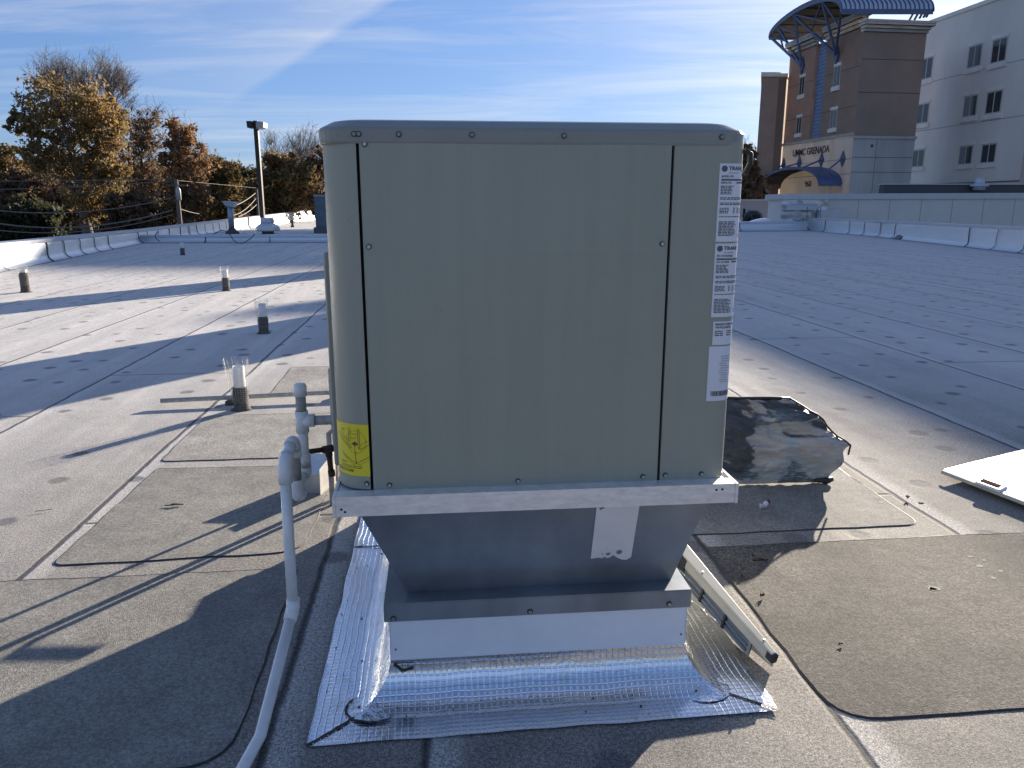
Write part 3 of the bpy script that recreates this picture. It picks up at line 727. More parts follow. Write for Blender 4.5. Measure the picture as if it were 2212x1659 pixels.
mit = [(front(0, c)[0], front(0, c)[1], front(0, c)[2] + .003) for c in (1, .93, .86, .8, .74, .66)]
bead(mit, .0055)
mit = [(front(1, c)[0], front(1, c)[1], front(1, c)[2] + .003) for c in (1, .9, .8, .7)]
bead(mit, .004)
rim = [Vector(corner_patch(cu0, 1).v[6 * 27 + k]) + Vector((0, 0, .003)) for k in range(0, 27)]
bead(rim, .0035)
bead([(cu0 + .01, cv0 - .006, .145), (cu0 + .04, cv0 - .010, .118), (cu0 + .075, cv0 - .008, .13)], .014, .004)
f, uv = side(-1)
for aa, w in ((.62, .006),): bead([tuple(Vector(f(aa, c)) + Vector((0, 0, .003))) for c in (1, .8, .6, .4, .2, .05)], w)
b.build('tar_bead', M['tar'], cb)
b = MB()                                                       # tar specks
for _ in range(38):
    if rnd.random() < .7: f_ = side(-1)[0]; p = Vector(f_(rnd.random() * .75, rnd.uniform(.15, .98)))
    else: p = Vector(front(rnd.random(), rnd.uniform(.5, .98)))
    s_ = rnd.uniform(.0018, .0055); k = [rnd.uniform(.6, 1.3) for _ in range(7)]
    b.add([p + Vector((s_ * k[i] * math.cos(i * .9), s_ * k[i] * math.sin(i * .9), .003)) for i in range(7)], [list(range(7))])
b.build('tar_speck', M['tar'], cb)

# ================================================================== CONDENSATE DRAIN (white pvc)
dp = thing('condensate_drain', 'white plastic drain pipe with capped riser and trap, left of the unit', 'drain pipe', (-.75, 2.4, 0))
X = -.757; rp = .0185; A_, B_, C_ = 2.67, 2.555, 2.43
def pipe(name, pts, r_, m, fit=None, n=18):
    b = MB(); b.tube(pts, r_, n); o = b.build(name, m, dp); return o
def arc(c, r_, a0, a1, plane='yz', n=8, x=X):
    return [(x, c[0] + r_ * math.cos(R(a0 + (a1 - a0) * i / n)), c[1] + r_ * math.sin(R(a0 + (a1 - a0) * i / n))) for i in range(n + 1)]
pipe('pipe', [(X, A_, .735), (X, A_, .865)], rp, M['pvc']); pipe('pipe', [(X, A_, .92), (X, A_, 1.005)], rp, M['pvc_old'])
pipe('cap', [(X, A_, .985), (X, A_, 1.020), (X, A_, 1.029), (X, A_, 1.032)], [.0235, .0235, .020, .010], M['pvc'])
b = MB(); b.tube([(X, A_, .850), (X, A_, .930)], .0235, 18); b.tube([(X, A_, .893), (X + .045, A_ + .004, .893)], .0235, 18); b.build('tee', M['pvc'], dp)
pipe('pipe', [(X + .045, A_ + .004, .893), (-.50, A_ + .028, .893)], rp * .95, M['pvc_old'])
pipe('elbow', [(X, A_, .765), (X, A_, .718)] + arc((A_ - .030, .718), .030, 0, -70), .0235, M['pvc'])
pipe('pipe', [(X, A_ - .02, .692), (X - .004, B_ + .02, .675)], rp, M['pvc'])
pipe('return_bend', arc((B_ + .026, .672), .026, -60, -180) + [(X, B_, .70), (X, B_, .712)], .0235, M['pvc'])
pipe('pipe', [(X, B_, .70), (X, B_, .815)], rp, M['pvc_old'])
pipe('elbow', [(X, B_, .795), (X, B_, .828)] + arc((B_ - .026, .828), .026, 0, 125), .0235, M['pvc'])
pipe('pipe', [(X, B_ - .040, .852), (X, C_ + .02, .822)], rp * 1.04, M['pvc'])
pipe('elbow', [(X, C_ + .035, .832), (X, C_ + .015, .818), (X, C_ + .003, .800), (X, C_, .782), (X, C_, .745)], .0235, M['pvc'])
K1 = (X - .002, C_ - .012, .288)
pipe('pipe', [(X, C_, .76), K1], rp, M['pvc'])
K2 = Vector((-.790, 2.10, .028)); d = (K2 - Vector(K1)).normalized()
pipe('elbow', [(X, C_ - .010, .325), (X - .001, C_ - .012, .298), tuple(Vector(K1) + d * .010), tuple(Vector(K1) + d * .042)], .0232, M['pvc'])
pipe('pipe', [tuple(Vector(K1) + d * .01), tuple(K2), (-.80, 1.92, .024), (-.76, 1.0, .022), (-.70, .2, .022)], rp * 1.02, M['pvc'])
# ---- rusty gas pipe with drip leg
gp = thing('gas_pipe', 'rusty iron gas pipe with a drip leg beside the drain trap', 'pipe', (-.72, 2.95, .5))
b = MB(); b.tube([at(655, 978, 2.92), at(672, 975, 2.95), at(700, 971, 3.0)], .0105, 10); b.build('pipe', M['rust'], gp)
b = MB(); b.tube([at(697, 972, 3.0), at(719, 968, 3.0)], .0155, 10); b.tube([at(709, 970, 3.0), at(711, 985, 3.0)], .015, 10); b.build('tee', M['rust'], gp)
b = MB(); b.tube([at(710, 982, 3.0), at(716, 1022, 3.0)], .0105, 10); b.tube([at(715.5, 1016, 3.0), at(717, 1028, 3.0)], .0145, 10); b.build('drip_leg', M['rust'], gp)
b = MB(); b.tube([at(718, 968, 3.0), LW(.0, .95, .62), LW(.1, .95, .62)], .0105, 10); b.build('pipe', M['rust'], gp)

# ---- sheet-metal pitch box
pb = thing('pitch_box', 'small pale sheet-metal box on the roof behind the drain trap', 'metal box', tuple(ground(668, 1066)), rz=0)
b = MB(); q = ground(690, 1066); q0 = Vector((q.x - .17, q.y, 0))
b.hull8([q0, (q.x, q.y - .0, 0), (q.x + .03, q.y + .16, 0), (q0.x + .02, q0.y + .17, 0)], [(q0.x - .01, q0.y - .01, .13), (q.x + .01, q.y - .02, .13), (q.x + .05, q.y + .17, .19), (q0.x + .02, q0.y + .18, .19)])
b.build('box_body', M['alum'], pb, bevel=.003)
b = MB(); b.hull8([(q.x + .012, q.y - .035, 0.0), (q.x + .016, q.y - .035, 0), (q.x + .058, q.y + .175, 0), (q.x + .054, q.y + .175, 0)], [(q.x + .014, q.y - .035, .16), (q.x + .018, q.y - .035, .16), (q.x + .062, q.y + .175, .21), (q.x + .058, q.y + .175, .21)]); b.build('side_plate', M['alum'], pb)
# ---- conduit lying on blocks
cd = thing('conduit', 'long weathered conduit lying level on the roof behind the nearest vent pipe', 'conduit', tuple(ground(530, 862)))
p0, p1 = ground(347, 866, .055), ground(712, 848, .06)
b = MB(); b.tube([p0, p1, p1 + (p1 - p0) * .5], .019, 12); b.build('tube', M['pvc_old'], cd)
for k in (.42, 1.05):
    p = p0 + (p1 - p0) * k; b = MB(); b.box((p.x - .05, p.y - .06, 0), (p.x + .05, p.y + .06, .036)); b.build('block', M['asph'], cd)

# ================================================================== VENTS with wire cages
def vent(px, py, hgt, rad, lab, boot=.5, cage=1.0, tilt=0, mist=False):
    p = ground(px, py); t = thing('vent_pipe', lab, 'vent pipe', tuple(p), group='vent pipes in black boots on the left roof')
    b = MB(); hb = hgt * boot
    b.lathe(p, [(rad * 1.9, .002), (rad * 1.5, .012), (rad * 1.28, .03), (rad * 1.27, hb * .5), (rad * 1.33, hb * .8), (rad * 1.2, hb), (rad * 1.0, hb + .005)], 18)
    for i, v_ in enumerate(b.v):
        q = Vector(v_); k = 1 + .09 * noise.noise(q * 22); b.v[i] = (p.x + (q.x - p.x) * k, p.y + (q.y - p.y) * k, q.z)
    b.build('boot', M['asph'], t)
    b = MB(); b.lathe(p, [(rad, .01), (rad, hgt * .97), (rad * .95, hgt * .98), (rad * .86, hgt * .98), (rad * .84, hgt * .6)], 20); b.build('pipe', M['pvc'], t)
    b = MB(); z0_, z1_ = hb * .35, hgt * 1.12
    for k in range(22):
        a = 2 * math.pi * k / 22; r0, r1 = rad * 1.34, rad * (1.34 + .75 * cage); sh = (.35 + .12 * math.sin(k * 2.3)) * cage * rad
        b.tube([(p.x + r0 * math.cos(a), p.y + r0 * math.sin(a), z0_), (p.x + r1 * math.cos(a) - sh, p.y + r1 * math.sin(a), z1_ + .02 * math.sin(k * 1.9))], .0007, 3, cap=False)
    for j in range(21):
        f = j / 20; rr2 = rad * (1.34 + .75 * cage * f); zz_ = z0_ + (z1_ - z0_) * f
        b.tube([(p.x + rr2 * math.cos(i * .449) - .35 * cage * rad * f, p.y + rr2 * math.sin(i * .449), zz_ + .006 * math.sin(i * 1.3)) for i in range(15)], .0007, 3, cap=False)
    b.build('wire_cage', M['mesh'], t)
    return t
vent(522, 884, .375, .047, 'nearest vent pipe, white top in a black boot and loose wire cage')
vent(570, 720, .40, .050, 'vent pipe second nearest, just left of the unit, with straight wire cage', .55, .45)
vent(489, 628, .42, .052, 'vent pipe third nearest, between the two shadow bands', .6, .25)
vent(395, 551, .42, .056, 'small far vent pipe with a flared cage in front of the low curb', .55, .8)
vent(56, 631, .44, .062, 'stubby dark vent pipe alone at the far left of the roof', .86, .2)

# ================================================================== LOOSE THINGS, RIGHT
# crumpled dusty sheet leaning behind the unit
fs = thing('crumpled_sheet', 'crumpled black plastic sheet streaked with dust, leaning out from behind the unit', 'plastic sheet', (1.4, 4.5, 0))
BL, BR = Vector((.82, 4.34, .012)), Vector((1.93, 4.43, .004)); TL, TR = Vector((.82, 4.66, .47)), Vector((1.74, 4.66, .465)); RM = Vector((2.02, 4.46, .205))
def fsh(a, c):
    L = BL.lerp(TL, c); c2 = c / .42
    Rr = BR.lerp(RM, c2) if c < .42 else RM.lerp(TR, (c - .42) / .58)
    if c < .42: Rr = Rr + Vector((-.02, 0, 0)) * math.sin(c2 * 9)
    p = L.lerp(Rr, a)
    n_ = Vector((0.05, -.82, .57)); w = math.sin(c * math.pi) ** .5
    d_ = .050 * noise.noise(Vector((a * 3.2, c * 3.0, 2))) * w + .030 * noise.noise(Vector((a * 6 + c * 4, c * 7 - a * 2, 5))) * (.25 + w) + .030 * abs(noise.noise(Vector((a * 11 + c * 5, c * 9, 8)))) + .07 * math.sin(c * 3.14) * (.5 + .5 * a)
    f_ = c * 4.2 + .9 * noise.noise(Vector((a * 2.6, c * 1.5, 11))) - a * .8; rg = 1 - abs((f_ % 1) * 2 - 1); d_ += .030 * (rg ** 1.8) * (.4 + .6 * noise.noise(Vector((a * 3.1, c * 2, 21)))) * w
    f2 = a * 7 + c * 3 + 1.4 * noise.noise(Vector((a * 3, c * 3, 31))); d_ += .016 * (1 - abs((f2 % 1) * 2 - 1)) ** 2 * w
    d_ += .006 * noise.noise(Vector((a * 42, c * 30, 3)))
    return p + n_ * d_
def sheetmat():
    m = bpy.data.materials.new('dusty_plastic'); m.use_nodes = True; t = NT(m.node_tree); b = t.n['Principled BSDF']
    o = t.new('ShaderNodeTexCoord').outputs['Object']; s = t.mapping(o, sc=(1, 1.6, 2.4))
    up = t.sep(o)[2]
    f = t.ramp(t.math('ADD', t.noise(s, 1.7, 5, .55, .8), t.math('MULTIPLY', up, -.10)), [(.36, .05), (.43, .12), (.455, .85), (.54, 1), (.60, .9), (.62, .25), (.70, .4)])
    f = t.math('MULTIPLY', f, t.ramp(t.noise(t.mapping(o, sc=(1.4, 3, 9)), 2.4, 6, .7), [(.3, .55), (.6, 1)]))
    col = t.mix(f, (.05, .058, .066), (.66, .60, .53))
    f2 = t.math('MULTIPLY', t.ramp(t.noise(o, 3.1, 3, .5), [(.52, 0), (.62, 1)]), t.ramp(t.noise(t.mapping(o, rot=(0, .9, 0), sc=(9, 9, 60)), 3, 3, .7), [(.45, 0), (.6, 1)]))
    col = t.mix(t.math('MULTIPLY', f2, .8), col, (.38, .54, .57))
    t.l.new(col, b.inputs['Base Color']); t.l.new(t.math('ADD', .30, t.math('MULTIPLY', f, .5)), b.inputs['Roughness'])
    t.l.new(t.bump(t.noise(s, 16, 6, .72, 1.2), .9, .02), b.inputs['Normal']); return m
M['sheet'] = sheetmat()
b = MB(); b.grid(110, 64, fsh); o = b.build('sheet', M['sheet'], fs)
sm = o.modifiers.new('thickness', 'SOLIDIFY'); sm.thickness = .004
b = MB(); b.tube([fsh(k / 14, 1) + Vector((0, .004, .003)) for k in range(15)], .012, 8); b.tube([fsh(1, 1 - k / 10 * .58) + Vector((.004, 0, .004)) for k in range(11)] + [RM + Vector((.022, -.01, -.03))], .006, 6); b.build('rolled_hem', M['black'], fs)
b = MB(); b.tube([BR + Vector((-.10, -.02, .02)), BR + Vector((-.02, -.03, .022)), BR + Vector((.01, -.02, .03))], [.012, .02, .016], 8); b.build('bottom_roll', M['black'], fs)
# white loose door lying on its flange
wp = thing('loose_door', 'bright white metal door lying face up on the roof at the right edge', 'metal panel', tuple(ground(2100, 1080, 0)))
c0, cA, cB = ground(2035, 1015, .055), ground(2212, 970, .055), ground(2212, 1082, .055)
e1 = (cA - c0).normalized(); e2 = (cB - c0).normalized(); e1.z = e2.z = 0
def WPp(a, c, z): return c0 + e1 * a + e2 * c + Vector((0, 0, z))
b = MB(); LA, LB = 1.15, .92
b.hull8([WPp(.02, .0, -.004), WPp(LA, 0, -.004), WPp(LA, LB, -.012), WPp(.02, LB, -.012)], [WPp(.02, 0, 0), WPp(LA, 0, 0), WPp(LA, LB, -.008), WPp(.02, LB, -.008)])
b.build('door_skin', M['coversheet'], wp)
b = MB(); b.tube_rings([[WPp(.02, c, .0), WPp(.0, c, -.004), WPp(-.008, c, -.015), WPp(-.008, c, -.022), WPp(-.004, c, -.015), WPp(.004, c, -.008), WPp(.02, c, -.004)] for c in (0, .3, .6, LB)], smooth=False)
b.hull8([WPp(LA - .01, 0, -.05), WPp(LA, 0, -.05), WPp(LA, LB, -.055), WPp(LA - .01, LB, -.055)], [WPp(LA - .01, 0, -.004), WPp(LA, 0, -.004), WPp(LA, LB, -.012), WPp(LA - .01, LB, -.012)])
b.build('rolled_edge', M['cream'], wp)
hb_ = ground(2140, 1043, .055) - c0; ha, hc = hb_.dot(e1), hb_.dot(e2)
def HP(a, c, z): return WPp(ha + a, hc + c, z)
b = MB(); b.hull8([HP(-.055, -.03, .0), HP(.055, -.055, .0), HP(.07, .11, -.004), HP(-.04, .13, -.004)], [HP(-.05, -.025, .014), HP(.05, -.05, .014), HP(.064, .105, .010), HP(-.035, .125, .010)]); b.build('handle', M['coversheet'], wp, bevel=.004)
b = MB(); b.hull8([HP(-.025, -.015, .008), HP(.030, -.028, .008), HP(.040, .085, .006), HP(-.012, .098, .006)], [HP(-.025, -.015, .0165), HP(.030, -.028, .0165), HP(.040, .085, .0135), HP(-.012, .098, .0135)]); b.build('handle_recess', M['redbrown'], wp)
# removed door propped against the curb
lp = thing('propped_door', 'cream metal door propped on the foil with its ribbed inner side towards the curb', 'metal panel', (.9, 2.6, 0))
P2, P1 = Vector((.940, 2.465, .085)), Vector((.700, 2.930, .262)); ax = (P1 - P2).normalized(); P1e = P1 + ax * .22
sdir = Vector((ax.y, -ax.x, 0)).normalized(); dn = Vector((-.28, -.10, -.95)).normalized()   # sdir points to the right
def LP(t, a, c): return P2 + ax * t + sdir * a + dn * c
Lt = (P1e - P2).length
b = MB(); b.hull8([LP(0, -.012, .010), LP(0, .012, .012), LP(Lt, .062, .012), LP(Lt, -.012, .010)], [LP(0, -.012, 0), LP(0, .012, .0), LP(Lt, .062, -.0), LP(Lt, -.012, 0)]); b.build('door_skin', M['cream'], lp, bevel=.003)
b = MB(); gA, gB = LP(0, .012, .003), LP(Lt, .062, .003); fA, fB = Vector((gA.x + .002, gA.y + .03, .010)), Vector((gB.x + .05, gB.y + .02, .012)); o8 = sdir * .006
b.hull8([fA - o8, fB - o8, fB, fA], [gA - o8, gB - o8, gB, gA]); b.build('door_face', M['cream'], lp)  # plate added from the top strip to the roof, blocks sun from the foil
b = MB(); b.hull8([LP(0, -.0125, .034), LP(0, -.0105, .034), LP(Lt, -.0105, .034), LP(Lt, -.0125, .034)], [LP(0, -.0125, .010), LP(0, -.0105, .010), LP(Lt, -.0105, .010), LP(Lt, -.0125, .010)]); b.build('door_lip', M['cream'], lp)
b = MB(); 
b.hull8([LP(.10, .0, .095), LP(.10, .008, .095), LP(Lt, .05, .10), LP(Lt, .0, .10)], [LP(.10, -.004, .02), LP(.10, .008, .012), LP(Lt, .05, .012), LP(Lt, -.004, .02)])
for q in (.042, .062, .082): b.tube([LP(.115, -.002, q), LP(Lt, -.002, q)], .006, 8)
for t_ in (.24, .38): b.bar(LP(t_, -.006, .036), LP(t_, -.006, .092), .012, .012, mi=1)
b.build('ribbed_liner', [M['ribs'], M['black']], lp)
b = MB(); b.hull8([LP(-.012, -.014, .028), LP(-.012, .013, .030), LP(.022, .015, .030), LP(.022, -.015, .028)], [LP(-.012, -.014, .004), LP(-.012, .013, .0), LP(.022, .015, .002), LP(.022, -.015, .004)]); b.hull8([LP(.50, -.016, .052), LP(.50, -.008, .052), LP(.545, -.008, .06), LP(.545, -.016, .06)], [LP(.50, -.016, .004), LP(.50, -.008, .004), LP(.545, -.008, .002), LP(.545, -.016, .002)]); b.build('corner_clip', M['black'], lp, bevel=.003)
b = MB(); 
for t_ in (.06, .42): b.tube([LP(t_, .004, 0), LP(t_, .004, -.006)], .004, 8)
b.build('bolt', M['steel'], lp)

# litter: leaves and twigs
def litter(name, lab, px, py, L, w, h, ang, m, cat):
    p = ground(px, py); t = MB(); rn = random.Random(int(px * 3 + py)); c, s = math.cos(ang), math.sin(ang); nseg = 8; vs = []
    for i in range(nseg + 1):
        k = i / nseg; ww = w * math.sin(math.pi * min(.98, max(.03, k))) ** .7 * rn.uniform(.7, 1.2); x_ = (k - .5) * L; zz_ = h * (.3 + abs(math.sin(k * 5 + px)) * .7)
        for sgn in (-1, 0, 1):
            y_ = sgn * ww / 2; vs.append((p.x + x_ * c - y_ * s, p.y + x_ * s + y_ * c, .008 + zz_ * (1 if sgn else .25)))
    t.add(vs, [[3 * i + j, 3 * i + j + 1, 3 * i + j + 4, 3 * i + j + 3] for i in range(nseg) for j in (0, 1)])
    return tag(t.build(name, m), lab, cat)
litter('dead_leaf', 'long curled dark leaf on the dark roofing patch', 1642, 1216, .075, .016, .016, .1, M['leafR'], 'leaf')
litter('dead_leaf', 'small dark leaf just above the long curled leaf', 1626, 1205, .022, .014, .014, .9, M['leafR'], 'leaf')
litter('dead_leaf', 'small dark leaf casting a shadow, halfway along the propped door', 1602, 1252, .026, .016, .016, 1.3, M['leafR'], 'leaf')
litter('dead_leaf', 'dark crumb of leaf right of the propped door', 1646, 1293, .024, .016, .018, .4, M['leafR'], 'leaf')
litter('dead_leaf', 'dark leaf crumb farthest right on the dark patch', 1815, 1397, .024, .012, .008, .4, M['leafR'], 'leaf')
litter('dead_leaf', 'tiny reddish leaf in front of the white loose door', 1960, 1080, .03, .02, .02, 1.2, M['leafR'], 'leaf')
litter('twig', 'short bent twig on the pale roof far left', 95, 1106, .085, .006, .004, .4, M['leafR'], 'twig')
litter('twig', 'thin twig lying on the foil in front of the white curb', 993, 1518, .035, .004, .004, -.8, M['black'], 'twig').location.z = .008
litter('dead_leaf', 'crushed leaf cluster on the grey patch under the drain pipe', 376, 1095, .10, .03, .008, .2, M['leafR'], 'leaf')
litter('scrap_wrapper', 'crumpled white scrap at the edge of the shade right of the unit', 1650, 1100, .085, .035, .032, .7, M['pvc'], 'scrap')
litter('scrap_wrapper', 'small dark red scrap touching the crumpled white scrap', 1659, 1094, .035, .022, .03, .9, mat('red_scrap', (.25, .03, .03), .6), 'scrap')
sp = MB(); rn = random.Random(9)
blk = [(1668 + 350, 1273, .022), (2015, 1274, .017), (1990, 1315, .0), (2115, 1225, .012), (2095, 1204, .010), (2125, 1212, .008), (1990, 1085, .02), (1902, 1087, .012), (2145, 1250, .010), (2160, 1235, .010)]
for px_, py_, s_ in blk:
    if not s_: continue
    p = ground(px_, py_); ks = [rn.uniform(.6, 1.3) for _ in range(9)]
    sp.add([(p.x + s_ * ks[i] * math.cos(i * .7) * 1.3, p.y + s_ * ks[i] * math.sin(i * .7), .0050) for i in range(9)], [list(range(9))])
tag(sp.build('lichen_spots', mat('lichen', (.40, .40, .31), .9)), 'scattered pale lichen spots on the roof at the right', 'lichen', kind='stuff')

# ================================================================== PARAPETS AND LOW CURBS
def outset(pts, inner):                                    # unit inward normal per vertex
    ns = []
    for i, p in enumerate(pts):
        a = Vector(pts[max(i - 1, 0)][:2]); b_ = Vector(pts[min(i + 1, len(pts) - 1)][:2]); d = (b_ - a).normalized()
        n_ = Vector((d.y, -d.x)); 
        if n_.dot(Vector(inner) - Vector(p[:2])) < 0: n_ = -n_
        ns.append(n_)
    return ns
def parapet(name, label, pts, inner, step=1.6, width=.34, cat='parapet', group=None, foot=.20):
    t = thing(name, label, cat, (pts[0][0], pts[0][1], 0), group=group)
    # densify
    q = []
    for a, b_ in zip(pts[:-1], pts[1:]):
        L = math.hypot(b_[0] - a[0], b_[1] - a[1]); k = max(1, round(L / step))
        q += [tuple(a[i] + (b_[i] - a[i]) * j / k for i in range(3)) for j in range(k)]
    q.append(pts[-1]); ns = outset(q, inner)
    rn = random.Random(len(q) + 3)
    def prof_(h): return [(foot, .006), (foot * .62, .035), (foot * .30, .10), (foot * .12, .19 if h > .4 else h * .5), (.03, h * .7), (0, h - .10)]
    b = MB(); fine = []
    for i in range(len(q) - 1):
        for j in range(6): fine.append((i + j / 6))
    fine.append(len(q) - 1)
    def P_(s, o_, z_): 
        i = min(int(s), len(q) - 2); f = s - i; p = Vector(q[i][:2]).lerp(Vector(q[i + 1][:2]), f); n_ = ns[i].lerp(ns[i + 1], f).normalized(); p = p + n_ * o_; return (p.x, p.y, z_)
    def Hh(s): i = min(int(s), len(q) - 2); f = s - i; return q[i][2] + (q[i + 1][2] - q[i][2]) * f
    npf = 6; N = len(fine)
    b0 = len(b.v)
    for s in fine:
        for k, (o_, z_) in enumerate(prof_(Hh(s))):
            w = .018 * noise.noise(Vector((s * 2.3, k * 1.7, 4))) + .012 * noise.noise(Vector((s * 7.3, k * 2.7, 9)))
            b.v.append(P_(s, o_ + (w if k < 5 else 0) , z_ + (abs(w) * .5 if 0 < k < 5 else 0)))
    for i in range(N - 1):
        for k in range(npf - 1):
            a = b0 + i * npf + k; b.f.append([a, a + 1, a + npf + 1, a + npf]); b.m.append(0); b.sm.append(True)
    b.build('flashing', M['foilw'], t)
    b = MB()                                               # core behind the foil
    for i in range(len(q) - 1):
        hh = Hh(i) - .12; h2 = Hh(i + 1) - .12
        b.hull8([P_(i, -.02, 0), P_(i + 1, -.02, 0), P_(i + 1, -width, 0), P_(i, -width, 0)], [P_(i, -.02, hh), P_(i + 1, -.02, h2), P_(i + 1, -width, h2), P_(i, -width, hh)])
    b.build('wall_core', M['panelw'], t)
    b = MB()
    for i in range(1, len(q) - 1):
        if rn.random() < .15: continue
        h_ = Hh(i); pr = prof_(h_); lean = rn.uniform(-.02, .02)
        pts_ = [Vector(P_(i + lean * k, o_ + .022, z_ + .012)) for k, (o_, z_) in enumerate(pr)]
        b.tube(pts_, rn.uniform(.011, .02), 4, cap=False)
    b.tube([Vector(P_(s, foot + .015, .008)) for s in fine], .012, 4, cap=False)
    b.build('sealant_bead', M['sealant'], t)
    b = MB()
    segs = [s for s in range(0, len(q) - 1, 2)] + [len(q) - 1]
    for a, c in zip(segs[:-1], segs[1:]):
        h0, h1 = Hh(a), Hh(c); e = .012 / max(.1, step * 2)
        lo_ = [P_(a, .035, h0 - .11), P_(c, .035, h1 - .11), P_(c, -width - .03, h1 - .11), P_(a, -width - .03, h0 - .11)]
        hi_ = [P_(a, .030, h0 - .012), P_(c, .030, h1 - .012), P_(c, -width - .03, h1), P_(a, -width - .03, h0)]
        b.hull8(lo_, hi_)
    o = b.build('coping', M['coping'], t)
    return t
parapet('parapet', 'long silver-foiled parapet running away along the left edge of the roof', PAR_L, (0, 30))
parapet('parapet', 'silver-foiled parapet with black seams along the right edge of the roof', PAR_R, (0, 30), step=2.1)
d0, d1 = (-16.6, 34.9), (-1.0, 35.6)
parapet('expansion_curb', 'low foil-covered curb crossing the roof left of the unit', [(d0[0], d0[1], .35), (-8, 35.2, .35), (d1[0], d1[1], .36), (5, 36.0, .36)], (-5, 20), step=3.4, width=.3, cat='roof curb', foot=.14)
parapet('expansion_curb', 'low foil-covered curb meeting the right parapet by the silver pier', [(5.4, 47.6, .62), (14.7, 50.3, .62), (19.4, 51.6, .62)], (5, 20), step=3.8, width=.35, cat='roof curb', foot=.2)
# scuppers
def scupper(p, d, n_, lab):
    t = thing('scupper', lab, 'roof drain', p); p = Vector(p); d = Vector(d).normalized(); n_ = Vector(n_).normalized(); b = MB(); w = .42
    def Q(a, o_, z_): return p + d * a + n_ * o_ + Vector((0, 0, z_))
    b.grid(6, 6, lambda a, c: Q((a - .5) * w * 2 * (1 - .18 * c), .42 - .40 * c ** .8, .03 + .40 * c ** 1.6)); b.build('apron', mat('scupper_lead', (.16, .16, .145), .6, .2, .3, 6), t)
    b = MB(); b.hull8([Q(-.16, .20, .10), Q(.16, .20, .10), Q(.16, .14, .10), Q(-.16, .14, .10)], [Q(-.15, .16, .24), Q(.15, .16, .24), Q(.15, .06, .24), Q(-.15, .06, .24)]); b.build('opening', M['gap'], t)
pl = ground(151, 553); scupper((pl.x - .35, pl.y, 0), (-.22, 1, 0), (1, .2, 0), 'dark scupper drain in the left parapet')
pr_ = ground(1938, 517); scupper((pr_.x + .3, pr_.y, 0), (.1, 1, 0), (-1, .1, 0), 'dark scupper drain in the right parapet')
pf = at(440, 500, 47); scupper((pf.x, pf.y, .0), (-.1, 1, 0), (1, .1, 0), 'tiny far scupper in the left parapet beyond the low curb')
# loose cables over the curb
b = MB(); 
def wpts(L, Y): return [at(a, c, Y) for a, c in L]
b.tube(wpts([(462, 505), (470, 501), (478, 497), (488, 499), (496, 506), (505, 519), (515, 527), (528, 524), (542, 515), (551, 505)], 34.3), .022, 5); tag(b.build('loose_cable', M['sealant']), 'loose dark cable looped over the low curb left of the unit', 'cable')
b = MB(); b.tube(wpts([(345, 522), (336, 514), (336, 506), (341, 501)], 34.3), .02, 5); tag(b.build('loose_cable', M['sealant']), 'short dark cable curling at the left end of the low curb', 'cable')

# ---- far roof equipment, left
gk = thing('exhaust_stack', 'tall blue-grey exhaust pipe with square cap beyond the low curb', 'exhaust pipe', tuple(at(502, 503, 46)))
p = at(502, 503, 46); 
b = MB(); b.lathe((p.x, p.y, -.1), [(.42, 0), (.40, .22), (.24, .32), (.20, .42)], 8, smooth=False); b.build('base_flashing', M['asph'], gk)
top_ = at(497.5, 444, 46); b = MB(); b.tube([(p.x, p.y, .2), (p.x - .02, p.y, 1.0), (top_.x, top_.y, top_.z)], .17, 14); b.build('pipe', mat('stack_metal', (.26, .31, .36), .4, .7, .2, 4), gk)
b = MB(); tz = top_.z; b.hull8([(top_.x - .22, p.y - .2, tz - .02), (top_.x + .22, p.y - .2, tz - .10), (top_.x + .22, p.y + .3, tz - .10), (top_.x - .22, p.y + .3, tz - .02)], [(top_.x - .38, p.y - .3, tz + .26), (top_.x + .36, p.y - .3, tz + .20), (top_.x + .36, p.y + .35, tz + .20), (top_.x - .38, p.y + .35, tz + .26)]); b.build('cap', M['coping'], gk)
mf = thing('mushroom_fan', 'squat white mushroom exhaust fan beyond the low curb', 'roof fan', tuple(at(579, 503, 46)))
p = at(579, 503, 46); b = MB(); b.lathe((p.x, p.y, .0), [(.34, 0), (.34, .16), (.28, .2), (.28, .3)], 16); b.build('fan_base', M['sealant'], mf)
b = MB(); b.lathe((p.x, p.y, .0), [(.60, .16), (.72, .22), (.70, .40), (.52, .55), (.40, .60)], 8, smooth=False); b.build('cowl', mat('fan_aluminium', (.62, .62, .60), .45, .3), mf)
b = MB(); b.lathe((p.x, p.y, .0), [(.38, .60), (.42, .70), (.38, .90), (.36, .93)], 8, smooth=False); b.build('motor_cap', M['coping'], mf)
p = at(632, 491, 60); b = MB(); b.lathe((p.x, p.y, -.2), [(.16, 0), (.15, .3), (.10, .35), (.10, .75)], 10); tag(b.build('vent_stub', M['asph']), 'little dark vent stub on the sunlit far roof', 'vent pipe')
